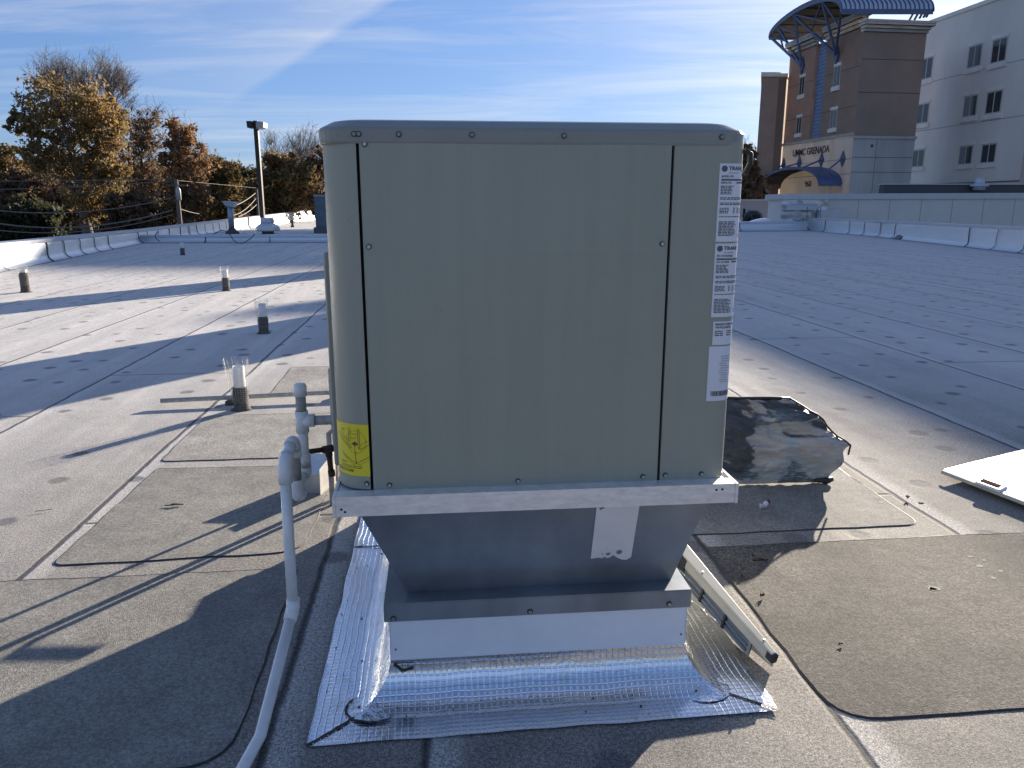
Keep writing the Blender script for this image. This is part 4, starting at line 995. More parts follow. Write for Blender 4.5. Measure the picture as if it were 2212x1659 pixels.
def rtu(name, lab, c, w, d, h, m, rz=TH, leg=.35):
    t = thing(name, lab, 'air conditioner', tuple(c), rz=rz); c = Vector(c); ct, st_ = math.cos(0), 0
    b = MB(); t['_b'] = list(c)
    def BX(a, e, mi=0): b.box((c.x + a[0], c.y + a[1], c.z + a[2]), (c.x + e[0], c.y + e[1], c.z + e[2]), mi)
    BX((-w / 2 - .12, -d / 2 - .12, 0), (w / 2 + .12, d / 2 + .12, leg)); b.build('curb', M['sealant'], t)
    b = MB(); BX((-w / 2, -d / 2, leg), (w / 2, d / 2, h - .12)); b.build('cabinet', m, t, bevel=.02)
    b = MB(); BX((-w / 2 - .04, -d / 2 - .04, h - .12), (w / 2 + .04, d / 2 + .04, h)); b.build('lid', M['capp'], t, bevel=.02)
    for k in range(3):
        b = MB(); x0 = -w / 2 + .06 + k * (w - .12) / 3; BX((x0 + .02, -d / 2 - .02, leg + .1), (x0 + (w - .12) / 3 - .02, -d / 2 - .001, h - .25)); b.build('access_panel', m, t)
    return t
p = at(712, 498, 47); rtu('rooftop_unit', 'dark blue-grey far rooftop unit partly hidden behind the left edge of the near cabinet', (p.x + .15, p.y + .6, 0), 2.0, 1.2, 2.25, M['rtu'])
# unseen neighbours placed behind the near unit so their shadows band the left roof
rtu('rooftop_unit', 'unseen tall grey rooftop unit placed behind the near unit for its shadow, first in line', (.35, 15.3, 0), 2.15, 2.0, 2.95, M['paint_post'], rz=-SUN_AZ + R(0))
rtu('rooftop_unit', 'unseen tall grey rooftop unit placed behind the near unit for its shadow, farther and to the left', (-3.35, 20.9, 0), 1.6, 2.3, 3.35, M['paint_post'], rz=-SUN_AZ)

# ---- right background: silver pier, panel-clad wall, low roof beyond
pier = thing('flashed_pier', 'wrinkled silver-foiled pier at the far right corner of the roof', 'wall pier', (20.5, 53.4, 0))
Yp = 53.2
A, B, C_, Dd = at(1687, 490, Yp), at(1787, 490, Yp + .4), at(1687, 420, Yp), at(1787, 421, Yp + .4)
b = MB(); b.grid(30, 16, lambda a, c: (A.x + (B.x - A.x) * a + (C_.x - A.x) * c, Yp + .4 * a + .10 * noise.noise(Vector((a * 7 + c * 3, c * 5, 1))) + .05 * noise.noise(Vector((a * 17 + c * 9, c * 11, 1))), (C_.z - .1) * c)); b.build('foil_face', M['foilw'], pier)
b = MB(); b.hexa([(A.x, Yp + .15), (B.x, Yp + .55), (B.x + .2, Yp + 3), (A.x, Yp + 3)], 0, C_.z - .12); b.build('core', M['panelw'], pier)
b = MB(); b.hexa([(C_.x - .1, Yp - .15), (Dd.x + .1, Yp + .25), (Dd.x + .2, Yp + 3), (C_.x - .1, Yp + 3)], C_.z - .32, C_.z + .02); b.build('coping', M['coping'], pier)
s0_, s1_ = at(1703, 440, Yp - .6), at(1770, 443, Yp - .4)
b = MB(); b.hull8([(s0_.x, Yp - .5, s0_.z - .42), (s1_.x, Yp - .3, s0_.z - .42), (s1_.x, Yp + .4, s0_.z - .42), (s0_.x, Yp + .3, s0_.z - .42)], [(s0_.x, Yp - .5, s0_.z - .12), (s1_.x, Yp - .3, s0_.z - .15), (s1_.x, Yp + .4, s0_.z + .0), (s0_.x, Yp + .3, s0_.z + .0)]); b.build('shelf_flashing', M['coping'], pier)
b = MB()
b.tube([at(1744, 446, 52.4), at(1743, 470, 52.4), at(1741, 486, 52.2), at(1748, 496, 51.8)], .025, 4); b.tube([at(1776, 443, 52.4), at(1765, 452, 52.3), at(1762, 475, 52.2), at(1756, 490, 52), at(1748, 498, 51.8), at(1738, 492, 51.7), at(1727, 478, 51.6), at(1712, 474, 51.5)], .025, 4); b.tube([at(1773, 448, 52.4), at(1772, 478, 52.2), at(1763, 496, 51.8)], .025, 4); b.build('sealant_bead', M['sealant'], pier)
pw = thing('panel_wall', 'long beige panel-clad wall with bright metal coping behind the right parapet', 'wall', (24, 54, 0))
Y0 = 54.2; w0, w1 = at(1788, 417, Y0), at(2330, 411, Y0 + .9)
b = MB(); b.hexa([(w0.x, Y0), (w1.x, Y0 + .9), (w1.x, Y0 + 7), (w0.x, Y0 + 7)], -5, w0.z - .2)
b.build('wall', M['panelw'], pw)
b = MB(); 
for k in range(1, 8):
    f = k / 8 * (1 - .0) ; xx = w0.x + (w1.x - w0.x) * f; yy = Y0 + .9 * f
    b.box((xx - .012, yy - .006, 0), (xx + .012, yy + .0, w0.z - .2))
b.build('panel_joint', M['joint'], pw)
b = MB(); b.hull8([(w0.x - .1, Y0 - .1, w0.z - .42), (w1.x, Y0 + .8, w0.z - .36), (w1.x, Y0 + 7, w0.z - .36), (w0.x - .1, Y0 + 7, w0.z - .42)], [(w0.x - .1, Y0 - .1, w0.z - .04), (w1.x, Y0 + .8, w0.z + .04), (w1.x, Y0 + 7, w0.z + .12), (w0.x - .1, Y0 + 7, w0.z + .04)]); b.build('coping', M['coping'], pw)
b = MB(); c_ = at(1795, 455, Yp - .6); b.box((c_.x - .6, Yp - .2, c_.z - .5), (c_.x + 1.1, Yp + .2, c_.z + .05)); b.build('corner_flashing', M['coping'], pw)
# things on the roof behind the panel wall
hp = thing('roof_trough', 'long dark horizontal equipment on the roof behind the panel wall', 'roof equipment', (30, 57.5, 2.6))
a_, c_ = at(1908, 402, 57.2), at(2300, 398, 57.6)
b = MB(); b.box((a_.x, 57.0, 2.3), (c_.x, 57.8, a_.z + .10)); b.build('trough_body', mat('dark_duct', (.07, .07, .07), .6, .2), hp)
b = MB(); b.box((a_.x - .1, 56.9, a_.z + .10), (c_.x, 57.9, a_.z + .16)); b.build('trough_lid', M['coping'], hp)
mv = thing('roof_vent', 'round silver mushroom vent above the panel wall', 'roof vent', tuple(at(2116, 398, 57.3))); p = at(2116, 398, 56.6)
b = MB(); b.lathe((p.x, p.y, p.z - .4), [(.42, 0), (.42, .22), (.62, .26), (.62, .36), (.36, .42), (.32, .82), (.34, .86)], 16); b.build('vent_body', M['coping'], mv)
# low roof seen through the gap on the right
lw = thing('low_wall', 'low grey wall closing the far roof on the right', 'wall', (18, 98, 0)); a_, c_ = at(1560, 433, 97), at(1722, 431, 97)
b = MB(); b.box((a_.x, 97, 0), (c_.x + 2, 97.4, a_.z)); b.build('wall', mat('low_wall_paint', (.26, .27, .29), .7), lw)
b = MB(); b.box((a_.x, 96.9, a_.z), (c_.x + 2, 97.5, a_.z + .12)); b.build('coping', M['coping'], lw)
for i, (px_, py_, h_, w_) in enumerate([(1608, 449, 1.0, .12), (1618, 450, .85, .12), (1612, 452, .35, .3), (1640, 452, .35, .3)]):
    p = at(px_, py_, 80); b = MB(); b.lathe((p.x, p.y, 0), [(w_ * 1.8, 0), (w_ * 1.4, .1), (w_, .15), (w_, h_ + .2), (w_ * 1.3, h_ + .2), (w_ * 1.2, h_ + .3)], 8)
    tag(b.build('vent_stub', M['black']), ['thin dark vent pipe farthest left in the gap right of the unit', 'thin dark vent pipe second from left in the gap', 'short dark vent stub between the thin pipes', 'short dark vent stub right of the round fan'][i], 'vent pipe', 'dark vent pipes on the far right roof')
p = at(1628, 451, 78); b = MB(); b.lathe((p.x, p.y, 0), [(.6, 0), (.6, .3), (.95, .35), (.9, .8), (.5, 1.1), (.3, 1.15)], 12); tag(b.build('mushroom_fan', M['black']), 'dark round fan on the far roof right of the unit', 'roof fan')
p = at(1629, 472, 62); b = MB(); b.lathe((p.x, p.y, 0), [(.75, 0), (.65, .15), (.2, .3), (.2, .8), (.28, .85), (.26, 1.0)], 12); tag(b.build('vent_stub', M['black']), 'black vent on a wide flange right behind the white dome', 'vent pipe')
sk = thing('skylight_dome', 'glowing white domed skylight in front of the silver pier', 'skylight', tuple(at(1655, 480, 56)))
p = at(1656, 481, 56); b = MB(); 
b.grid(20, 10, lambda a, c: (p.x + (a - .5) * 2.9, p.y + (c - .5) * 2.2, .25 + .52 * (math.sin(math.pi * a) * math.sin(math.pi * c)) ** .55)); b.build('dome', M['dome'], sk)
b = MB(); b.box((p.x - 1.5, p.y - 1.15, 0), (p.x + 1.5, p.y + 1.15, .25)); b.build('frame', M['sealant'], sk)

# ================================================================== HOSPITAL
hos = thing('hospital', 'large brown and cream hospital building with blue curved canopies and lettering', 'building', (0, 0, 0))
KL, KR, KW = 130.0, 61.0, 72.0                                        # depths of the entrance block and of the ward wing
def xy(fx, k, fk=1): return Vector((fx * k, fk * k))
def zpx(px, py, k):                                         # height seen at px,py on camera depth k
    b_ = -(py - CY) / FPX; return EYE + k * (-math.sin(PITCH) + b_ * math.cos(PITCH))
def Yd(px, py, k):
    b_ = -(py - CY) / FPX; return k * (math.cos(PITCH) + b_ * math.sin(PITCH))
class Face:
    """a vertical wall plane through two view points"""
    def __init__(s, pa, ka, pb, kb, ref=250):
        s.a = Vector(((pa - CX) / FPX * ka, Yd(pa, ref, ka))); s.b = Vector(((pb - CX) / FPX * kb, Yd(pb, ref, kb)))
        s.d = (s.b - s.a).normalized(); s.n = Vector((s.d.y, -s.d.x)); s.L = (s.b - s.a).length
    def hit(s, px, py):                                      # -> (s, z)
        r_ = ray(px, py); r2 = Vector((r_.x, r_.y)); den = r2.x * s.d.y - r2.y * s.d.x
        t = (s.a.x * s.d.y - s.a.y * s.d.x) / den; P_ = r2 * t
        return ((P_ - s.a).dot(s.d), EYE + r_.z * t)
    def p(s, l, z, o=0): q = s.a + s.d * l + s.n * o; return Vector((q.x, q.y, z))
    def slab(s, mb, l0, l1, z0, z1, o0, o1, mi=0):
        mb.hull8([s.p(l0, z0, o0), s.p(l1, z0, o0), s.p(l1, z0, o1), s.p(l0, z0, o1)], [s.p(l0, z1, o0), s.p(l1, z1, o0), s.p(l1, z1, o1), s.p(l0, z1, o1)], mi)
FL = Face(1697, KL * 1.19, 1851, KL)                          # entrance front (faces left)
FR = Face(1849, KR, 1982, KR * 1.012)                         # blank face toward the camera
FW = Face(1981, KW, 2212, KW * .822)                          # ward wing
for F in (FL, FR, FW):
    if F.n.dot(Vector((0, 0)) - F.a) < 0: F.n = -F.n
def joint(F, *a): b_ = MB(); F.slab(b_, *a); b_.build('wall_joint', M['joint'], hos)
def block(F, l0, l1, z0, z1, depth, m, name, parent=hos):
    b = MB(); F.slab(b, l0, l1, z0, z1, 0, -depth); return b.build(name, m, parent)
zc = FR.hit(1851, 293)[1]; zt = FR.hit(1860, 60)[1]
# camera-facing block
bk = lambda q, k: Vector((q.x * k, q.y * k))
pa_, pb_ = FR.a, FR.b; qa_, qb_ = bk(pa_, 1.09), bk(pb_, 1.10)
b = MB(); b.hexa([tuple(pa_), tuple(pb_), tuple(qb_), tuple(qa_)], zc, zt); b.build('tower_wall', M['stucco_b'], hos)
b = MB(); pa_ = FR.p(-.02, 0, .02); pb_ = FR.p(FR.L + .02, 0, .02); b.hexa([tuple(pa_)[:2], tuple(pb_)[:2], tuple(qb_), tuple(qa_)], -5, zc); b.build('tower_base', M['belt'], hos)
def cornice(F, l0, l1, z0, h, name='cornice', over=.6):
    b = MB(); st_ = [(0, .0, .12), (.12, .25, .22), (.4, .55, .45), (.75, 1.0, 1.0)]
    k = h
    F.slab(b, l0 - .05, l1 + .05, z0, z0 + .28 * k, -.3, over * .28); F.slab(b, l0 - .12, l1 + .12, z0 + .28 * k + .003, z0 + .55 * k, -.3, over * .55); F.slab(b, l0 - .25, l1 + .3, z0 + .55 * k + .006, z0 + .78 * k, -.3, over * .95); F.slab(b, l0 - .3, l1 + .34, z0 + .78 * k + .009, z0 + k, -.3, over)
    return b.build(name, M['stone_c'], hos)
hR = FR.hit(1866, 46)[1] - zt
cornice(FR, 0, FR.L, zt - .25, hR + .32)
F = FR
for py_ in (128, 245 - 45): 
    z_ = F.hit(1900, py_)[1]; joint(F, 0.01, F.L, z_ - .025, z_ + .025, -.01, .008)
for py_ in (340, 372):
    z_ = F.hit(1880, py_)[1]; joint(F, 0.01, F.L, z_ - .02, z_ + .02, -.01, .03)
for l in (2.0,): joint(F, l, l + .03, -3, zc - .1, -.01, .03)
b = MB(); FR.slab(b, -.1, FR.L + .1, zc - .22, zc + .0, -.05, .12); b.build('belt_course', M['stone_c'], hos)
b = MB(); l, z_ = FR.hit(1883, 315); FR.slab(b, l - .1, l + .1, z_ - .1, z_ + .1, 0, .06); b.build('wall_vent', M['joint'], hos)
# entrance block behind / left
zcL = FL.hit(1690, 311)[1]; ztL = (FL.hit(1701, 118)[1] + FL.hit(1856, 58)[1]) / 2
l_sA, l_sB = FL.hit(1752, 240)[0], FL.hit(1775, 240)[0]
dpt = 24
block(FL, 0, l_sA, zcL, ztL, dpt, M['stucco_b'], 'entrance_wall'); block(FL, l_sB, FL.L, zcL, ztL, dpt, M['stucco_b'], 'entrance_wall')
block(FL, -.1, FL.L + .02, -5, zcL, dpt, M['belt'], 'entrance_base')
b = MB(); FL.slab(b, l_sA, l_sB, zcL, FL.hit(1765, 95)[1], -.5, -.9); o = b.build('glazed_strip', M['bluetile'], hos)
b = MB(); FL.slab(b, l_sA, l_sB, zcL, FL.hit(1765, 95)[1] , -.9, -6); b.build('strip_wall', M['stucco_b'], hos)
b = MB(); 
for k in range(26): z_ = zcL + (FL.hit(1765, 95)[1] - zcL) * k / 26; FL.slab(b, l_sA, l_sB, z_ - .03, z_ + .03, -.51, -.47)
b.build('strip_mullion', M['blue'], hos)
hL = 2.2
cornice(FL, 0, l_sA + .2, ztL - .3, hL, over=1.1); cornice(FL, l_sB - .2, FL.L, ztL - .3, hL, over=1.1)
b = MB(); FL.slab(b, -.2, FL.L + .1, zcL - .5, zcL + .02, -.05, .2); b.build('belt_course', M['stone_c'], hos)
for py_ in (150, 232):
    z_ = FL.hit(1830, py_)[1]; joint(FL, 0.05, l_sA, z_ - .05, z_ + .05, -.02, .012); joint(FL, l_sB, FL.L, z_ - .05, z_ + .05, -.02, .012)
for py_ in (343, 375):
    z_ = FL.hit(1835, py_)[1]; joint(FL, 0.05, FL.L, z_ - .04, z_ + .04, -.02, .015)
# farther left wing
yw = FL.a.y - .5; a_, c_ = at(1647, 166, yw), at(1700, 166, yw); z_ = a_.z
fwm = mat('stucco_far', (.40, .29, .22), .85, 0, .1, .5); qa_, qc_ = (a_.x * 1.10, a_.y * 1.10), (c_.x + 3, c_.y + 6)
b = MB(); b.hexa([(a_.x, a_.y), (c_.x, c_.y), qc_, qa_], -5, z_); b.build('far_wing', fwm, hos)
b = MB(); b.hexa([(a_.x - .4, a_.y - .4), (c_.x, c_.y - .4), qc_, qa_], z_, z_ + .6); b.build('roof_edge', M['stone_c'], hos)
d_ = at(1683, 166, yw); b = MB(); b.hexa([(d_.x, yw - .02), (c_.x - .02, yw - .02), (c_.x - .02, yw + .3), (d_.x, yw + .3)], -5, z_ - .3); b.build('recess_shade', mat('stucco_recess_shade', (.22, .16, .12), .85), hos)  # dark slab in place of a shaded recess; the shade is its colour
# ward wing
for F in (FL, FR, FW):
    if F.n.dot(Vector((0, 0)) - F.a) < 0: F.n = -F.n
def joint(F, *a): b_ = MB(); F.slab(b_, *a); b_.build('wall_joint', M['joint'], hos)
def block(F, l0, l1, z0, z1, depth, m, name, parent=hos):
    b = MB(); F.slab(b, l0, l1, z0, z1, 0, -depth); return b.build(name, m, parent)
zc = FR.hit(1851, 293)[1]; zt = FR.hit(1860, 60)[1]
# camera-facing block
bk = lambda q, k: Vector((q.x * k, q.y * k))
pa_, pb_ = FR.a, FR.b; qa_, qb_ = bk(pa_, 1.09), bk(pb_, 1.10)
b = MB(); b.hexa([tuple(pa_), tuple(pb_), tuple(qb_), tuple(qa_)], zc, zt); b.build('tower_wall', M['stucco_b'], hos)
b = MB(); pa_ = FR.p(-.02, 0, .02); pb_ = FR.p(FR.L + .02, 0, .02); b.hexa([tuple(pa_)[:2], tuple(pb_)[:2], tuple(qb_), tuple(qa_)], -5, zc); b.build('tower_base', M['belt'], hos)
def cornice(F, l0, l1, z0, h, name='cornice', over=.6):
    b = MB(); st_ = [(0, .0, .12), (.12, .25, .22), (.4, .55, .45), (.75, 1.0, 1.0)]
    k = h
    F.slab(b, l0 - .05, l1 + .05, z0, z0 + .28 * k, -.3, over * .28); F.slab(b, l0 - .12, l1 + .12, z0 + .28 * k + .003, z0 + .55 * k, -.3, over * .55); F.slab(b, l0 - .25, l1 + .3, z0 + .55 * k + .006, z0 + .78 * k, -.3, over * .95); F.slab(b, l0 - .3, l1 + .34, z0 + .78 * k + .009, z0 + k, -.3, over)
    return b.build(name, M['stone_c'], hos)
hR = FR.hit(1866, 46)[1] - zt
cornice(FR, 0, FR.L, zt - .25, hR + .32)
F = FR
for py_ in (128, 245 - 45): 
    z_ = F.hit(1900, py_)[1]; joint(F, 0.01, F.L, z_ - .025, z_ + .025, -.01, .008)
for py_ in (340, 372):
    z_ = F.hit(1880, py_)[1]; joint(F, 0.01, F.L, z_ - .02, z_ + .02, -.01, .03)
for l in (2.0,): joint(F, l, l + .03, -3, zc - .1, -.01, .03)
b = MB(); FR.slab(b, -.1, FR.L + .1, zc - .22, zc + .0, -.05, .12); b.build('belt_course', M['stone_c'], hos)
b = MB(); l, z_ = FR.hit(1883, 315); FR.slab(b, l - .1, l + .1, z_ - .1, z_ + .1, 0, .06); b.build('wall_vent', M['joint'], hos)
# entrance block behind / left
zcL = FL.hit(1690, 311)[1]; ztL = (FL.hit(1701, 118)[1] + FL.hit(1856, 58)[1]) / 2
l_sA, l_sB = FL.hit(1752, 240)[0], FL.hit(1775, 240)[0]
dpt = 24
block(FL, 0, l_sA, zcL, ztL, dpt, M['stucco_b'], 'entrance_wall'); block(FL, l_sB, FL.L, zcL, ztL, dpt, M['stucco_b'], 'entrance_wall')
block(FL, -.1, FL.L + .02, -5, zcL, dpt, M['belt'], 'entrance_base')
b = MB(); FL.slab(b, l_sA, l_sB, zcL, FL.hit(1765, 95)[1], -.5, -.9); o = b.build('glazed_strip', M['bluetile'], hos)
b = MB(); FL.slab(b, l_sA, l_sB, zcL, FL.hit(1765, 95)[1] , -.9, -6); b.build('strip_wall', M['stucco_b'], hos)
b = MB(); 
for k in range(26): z_ = zcL + (FL.hit(1765, 95)[1] - zcL) * k / 26; FL.slab(b, l_sA, l_sB, z_ - .03, z_ + .03, -.51, -.47)
b.build('strip_mullion', M['blue'], hos)
hL = 2.2
cornice(FL, 0, l_sA + .2, ztL - .3, hL, over=1.1); cornice(FL, l_sB - .2, FL.L, ztL - .3, hL, over=1.1)
b = MB(); FL.slab(b, -.2, FL.L + .1, zcL - .5, zcL + .02, -.05, .2); b.build('belt_course', M['stone_c'], hos)
for py_ in (150, 232):
    z_ = FL.hit(1830, py_)[1]; joint(FL, 0.05, l_sA, z_ - .05, z_ + .05, -.02, .012); joint(FL, l_sB, FL.L, z_ - .05, z_ + .05, -.02, .012)
for py_ in (343, 375):
    z_ = FL.hit(1835, py_)[1]; joint(FL, 0.05, FL.L, z_ - .04, z_ + .04, -.02, .015)
# farther left wing
b = MB(); a_, c_ = at(1646, 166, FL.a.y + 1.2), at(1681, 160, FL.a.y + 1.2); z_ = (a_.z + c_.z) / 2; e_ = at(1704, 164, FL.a.y + 7)
b.hull8([(a_.x, a_.y, -5), (c_.x, c_.y, -5), (e_.x, e_.y, -5), (a_.x * 1.10, a_.y * 1.10, -5)], [(a_.x, a_.y, z_), (c_.x, c_.y, z_), (e_.x, e_.y, z_), (a_.x * 1.10, a_.y * 1.10, z_)]); b.build('far_wing', mat('stucco_far', (.40, .28, .20), .85, 0, .1, .5), hos)
b = MB(); b.hull8([(a_.x - .3, a_.y - .3, z_), (c_.x + .3, c_.y - .3, z_), (e_.x, e_.y, z_), (a_.x * 1.10, a_.y * 1.10, z_)], [(a_.x - .3, a_.y - .3, z_ + .6), (c_.x + .3, c_.y - .3, z_ + .6), (e_.x, e_.y, z_ + .6), (a_.x * 1.10, a_.y * 1.10, z_ + .6)]); b.build('roof_edge', M['stone_c'], hos)
# ward wing
zw = FW.hit(2050, 38)[1]
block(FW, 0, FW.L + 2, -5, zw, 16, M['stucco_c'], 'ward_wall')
b = MB(); FW.slab(b, -.05, FW.L + 2.1, zw, zw + .32, -16, .12); b.build('roof_edge', M['stone_c'], hos)
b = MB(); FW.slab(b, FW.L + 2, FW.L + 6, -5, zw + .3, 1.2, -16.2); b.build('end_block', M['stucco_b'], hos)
for py_ in (165, 272):
    z_ = FW.hit(2060, py_)[1]; joint(FW, .01, FW.L + 2, z_ - .02, z_ + .02, -.01, .006)
z_ = FW.hit(2090, 395)[1]; joint(FW, .01, FW.L + 2, z_ - .05, z_ + .05, -.01, .1)
def window(F, x0, y0, x1, y1, k=1.0):
    (l0, za), (l1, zb) = F.hit(x0, y0), F.hit(x1, y1); l0, l1 = min(l0, l1), max(l0, l1); z1_, z0_ = max(za, zb), min(za, zb); w_ = l1 - l0; h_ = z1_ - z0_
    b = MB(); s = w_ * .06
    F.slab(b, l0, l1, z0_, z0_ + s, -.02, .03 * k); F.slab(b, l0, l1, z1_ - s, z1_, -.02, .03 * k); F.slab(b, l0, l0 + s, z0_ + s, z1_ - s, -.02, .03 * k); F.slab(b, l1 - s, l1, z0_ + s, z1_ - s, -.02, .03 * k); F.slab(b, (l0 + l1 - s) / 2, (l0 + l1 + s) / 2, z0_ + s, z1_ - s, -.02, .028 * k)
    fr = b.build('window', M['frame'], hos)
    b = MB(); F.slab(b, l0 + s, l1 - s, z0_ + s, z1_ - s, -.015, .012 * k); b.build('pane', M['win'], fr)
    b = MB(); F.slab(b, l0 - w_ * .12, l1 + w_ * .12, z0_ - h_ * .22, z0_ - .005, -.02, .13 * k); b.build('sill', M['stone_c'], fr)
    b = MB(); F.slab(b, l0 - w_ * .06, l1 + w_ * .06, z1_ + .005, z1_ + h_ * .16, -.02, .07 * k); b.build('lintel', M['stone_c'], fr)
def z2(x_, y_): return (1566.7 + x_ * .3241, y_ * .3241)
for a in [((1310, 395), (1375, 520)), ((1285, 697), (1350, 818)), ((1254, 1000), (1320, 1112)), ((1628, 312), (1700, 440)), ((1597, 643), (1670, 772)), ((1566, 975), (1640, 1095)), ((1786, 268), (1868, 405)), ((1748, 615), (1834, 750)), ((1714, 962), (1796, 1085))]:
    window(FW, *z2(*a[0]), *z2(*a[1]))
for a in [((500, 518), (524, 628)), ((480, 785), (504, 888)), ((730, 447), (760, 570)), ((706, 737), (738, 852))]:
    window(FL, *z2(*a[0]), *z2(*a[1]), 2)
# lettering, raised from the belt
def letters(name, body, F, x0, y0, x1, y1, lab):
    (l0, za), (l1, zb) = F.hit(x0, y0), F.hit(x1, y1)
    cu = bpy.data.curves.new('t', 'FONT'); cu.body = body; cu.size = 1; cu.extrude = .05; cu.offset = .012; ob = bpy.data.objects.new('t', cu); COL.objects.link(ob); bpy.context.view_layer.update()
    me = bpy.data.meshes.new_from_object(ob.evaluated_get(bpy.context.evaluated_depsgraph_get())); xs = [v.co.x for v in me.vertices]; ys = [v.co.y for v in me.vertices]
    b = MB(); W_, H_ = max(xs) - min(xs), max(ys) - min(ys); z0_, z1_ = min(za, zb), max(za, zb)
    b.add([F.p(l0 + (v.co.x - min(xs)) / W_ * (l1 - l0), z0_ + (v.co.y - min(ys)) / H_ * (z1_ - z0_), .25 + v.co.z * 2) for v in me.vertices], [list(p.vertices) for p in me.polygons])
    bpy.data.objects.remove(ob); bpy.data.curves.remove(cu); o = b.build(name, M['letters'], hos); o['label'] = lab
zl0 = FL.hit(1755, 332)[1]; zl1 = FL.hit(1755, 320)[1]
def lx(px): return FL.hit(px, 325)[0]
def letters2(body, px0, px1, py_c, hpx, lab):
    l0, l1 = FL.hit(px0, py_c)[0], FL.hit(px1, py_c)[0]; zc_ = FL.hit((px0 + px1) / 2, py_c)[1]; h_ = hpx / FPX * KL * 1.1
    cu = bpy.data.curves.new('t', 'FONT'); cu.body = body; cu.size = 1; cu.extrude = .02; cu.offset = .004; ob = bpy.data.objects.new('t', cu); COL.objects.link(ob); bpy.context.view_layer.update()
    me = bpy.data.meshes.new_from_object(ob.evaluated_get(bpy.context.evaluated_depsgraph_get())); xs = [v.co.x for v in me.vertices]; ys = [v.co.y for v in me.vertices]
    b = MB(); W_, H_ = max(xs) - min(xs), max(ys) - min(ys)
    b.add([FL.p(l0 + (v.co.x - min(xs)) / W_ * (l1 - l0), zc_ - h_ / 2 + (v.co.y - min(ys)) / H_ * h_, .2 + (v.co.z + .03) * 2) for v in me.vertices], [list(p.vertices) for p in me.polygons])
    bpy.data.objects.remove(ob); bpy.data.curves.remove(cu); o = b.build('lettering', M['letters'], hos); o['label'] = lab
letters2('UMMC GRENADA', 1716, 1794, 326, 15, 'dark raised hospital name')
letters2('960', 1741, 1755, 397, 13, 'dark street number under the entrance canopy')
# entrance canopy: arched blue roof standing out from the wall, hung on rods from diamond plates
def arch(F, l0, l1, zs, rise, o0, o1, n, m1, m2, name, th, tilt=(0, 0), soffit=True, ribs=14, rib=.08):
    t_ = MB(); lc = (l0 + l1) / 2; hw = (l1 - l0) / 2
    def A_(f, o, dz=0): an = math.pi * (.0 + f); l = lc - hw * math.cos(an); return F.p(l, zs + tilt[0] + (tilt[1] - tilt[0]) * f + (rise * math.sin(an) ** .9 if 0 < f < 1 else 0) + dz, o)
    ns = 28
    t_.grid(ns, 1, lambda a, c: A_(a, o0 + (o1 - o0) * c, th)); t_.grid(ns, 1, lambda a, c: A_(a, o0 + (o1 - o0) * c, 0), 1)
    for k in range(ribs + 1):
        o_ = o0 + (o1 - o0) * k / ribs
        for i in range(ns): t_.bar(A_(i / ns, o_, th + rib * .4), A_((i + 1) / ns, o_, th + rib * .4), rib, rib, mi=2)
    cn = t_.build(name, [m1, m2, M['blue']], hos)
    f_ = MB()
    for o_ in (o0, o1):
        for i in range(ns): f_.bar(A_(i / ns, o_, th * .2), A_((i + 1) / ns, o_, th * .2), .12, th * 1.9)
    f_.bar(A_(0, o0, th * .3), A_(0, o1, th * .3), .15, th * 2); f_.bar(A_(1, o0, th * .3), A_(1, o1, th * .3), .15, th * 2)
    f_.build('fascia', M['blue'], cn)
    p_ = MB()
    for k in range(1, 8):
        f = k / 8; p_.bar(A_(f, o0, -.12), A_(f, o1, -.12), .12, .24)
    p_.build('purlin', M['blue'], cn)
    return cn, A_
lE0, lE1 = FL.hit(1683, 403)[0], FL.hit(1816, 403)[0]
zsE = FL.hit(1683, 404)[1]
cnE, AE = arch(FL, FL.hit(1686, 400)[0], FL.hit(1826, 398)[0] - 1.2, zsE - .2, 3.3, .1, 4.2, 12, M['bluepan'], M['under'], 'entrance_canopy', .25, ribs=3, rib=.07)
for (dx, dy), f in zip([(1694, 356), (1728, 352), (1776, 346), (1822, 343)], (.10, .36, .64, .90)):
    l, z_ = FL.hit(dx, dy); b = MB(); hh, ww = 1.35, .85
    b.hull8([FL.p(l, z_ - hh, .05), FL.p(l + ww, z_, .05), FL.p(l, z_ + hh, .05), FL.p(l - ww, z_, .05)], [FL.p(l, z_ - hh, .25), FL.p(l + ww, z_, .25), FL.p(l, z_ + hh, .25), FL.p(l - ww, z_, .25)]); pl_ = b.build('hanger_plate', M['blue'], cnE)
    b = MB(); b.bar(FL.p(l, z_, .3), AE(f, 3.9, .3), .24, .24); b.build('hanger_rod', M['blue'], cnE)
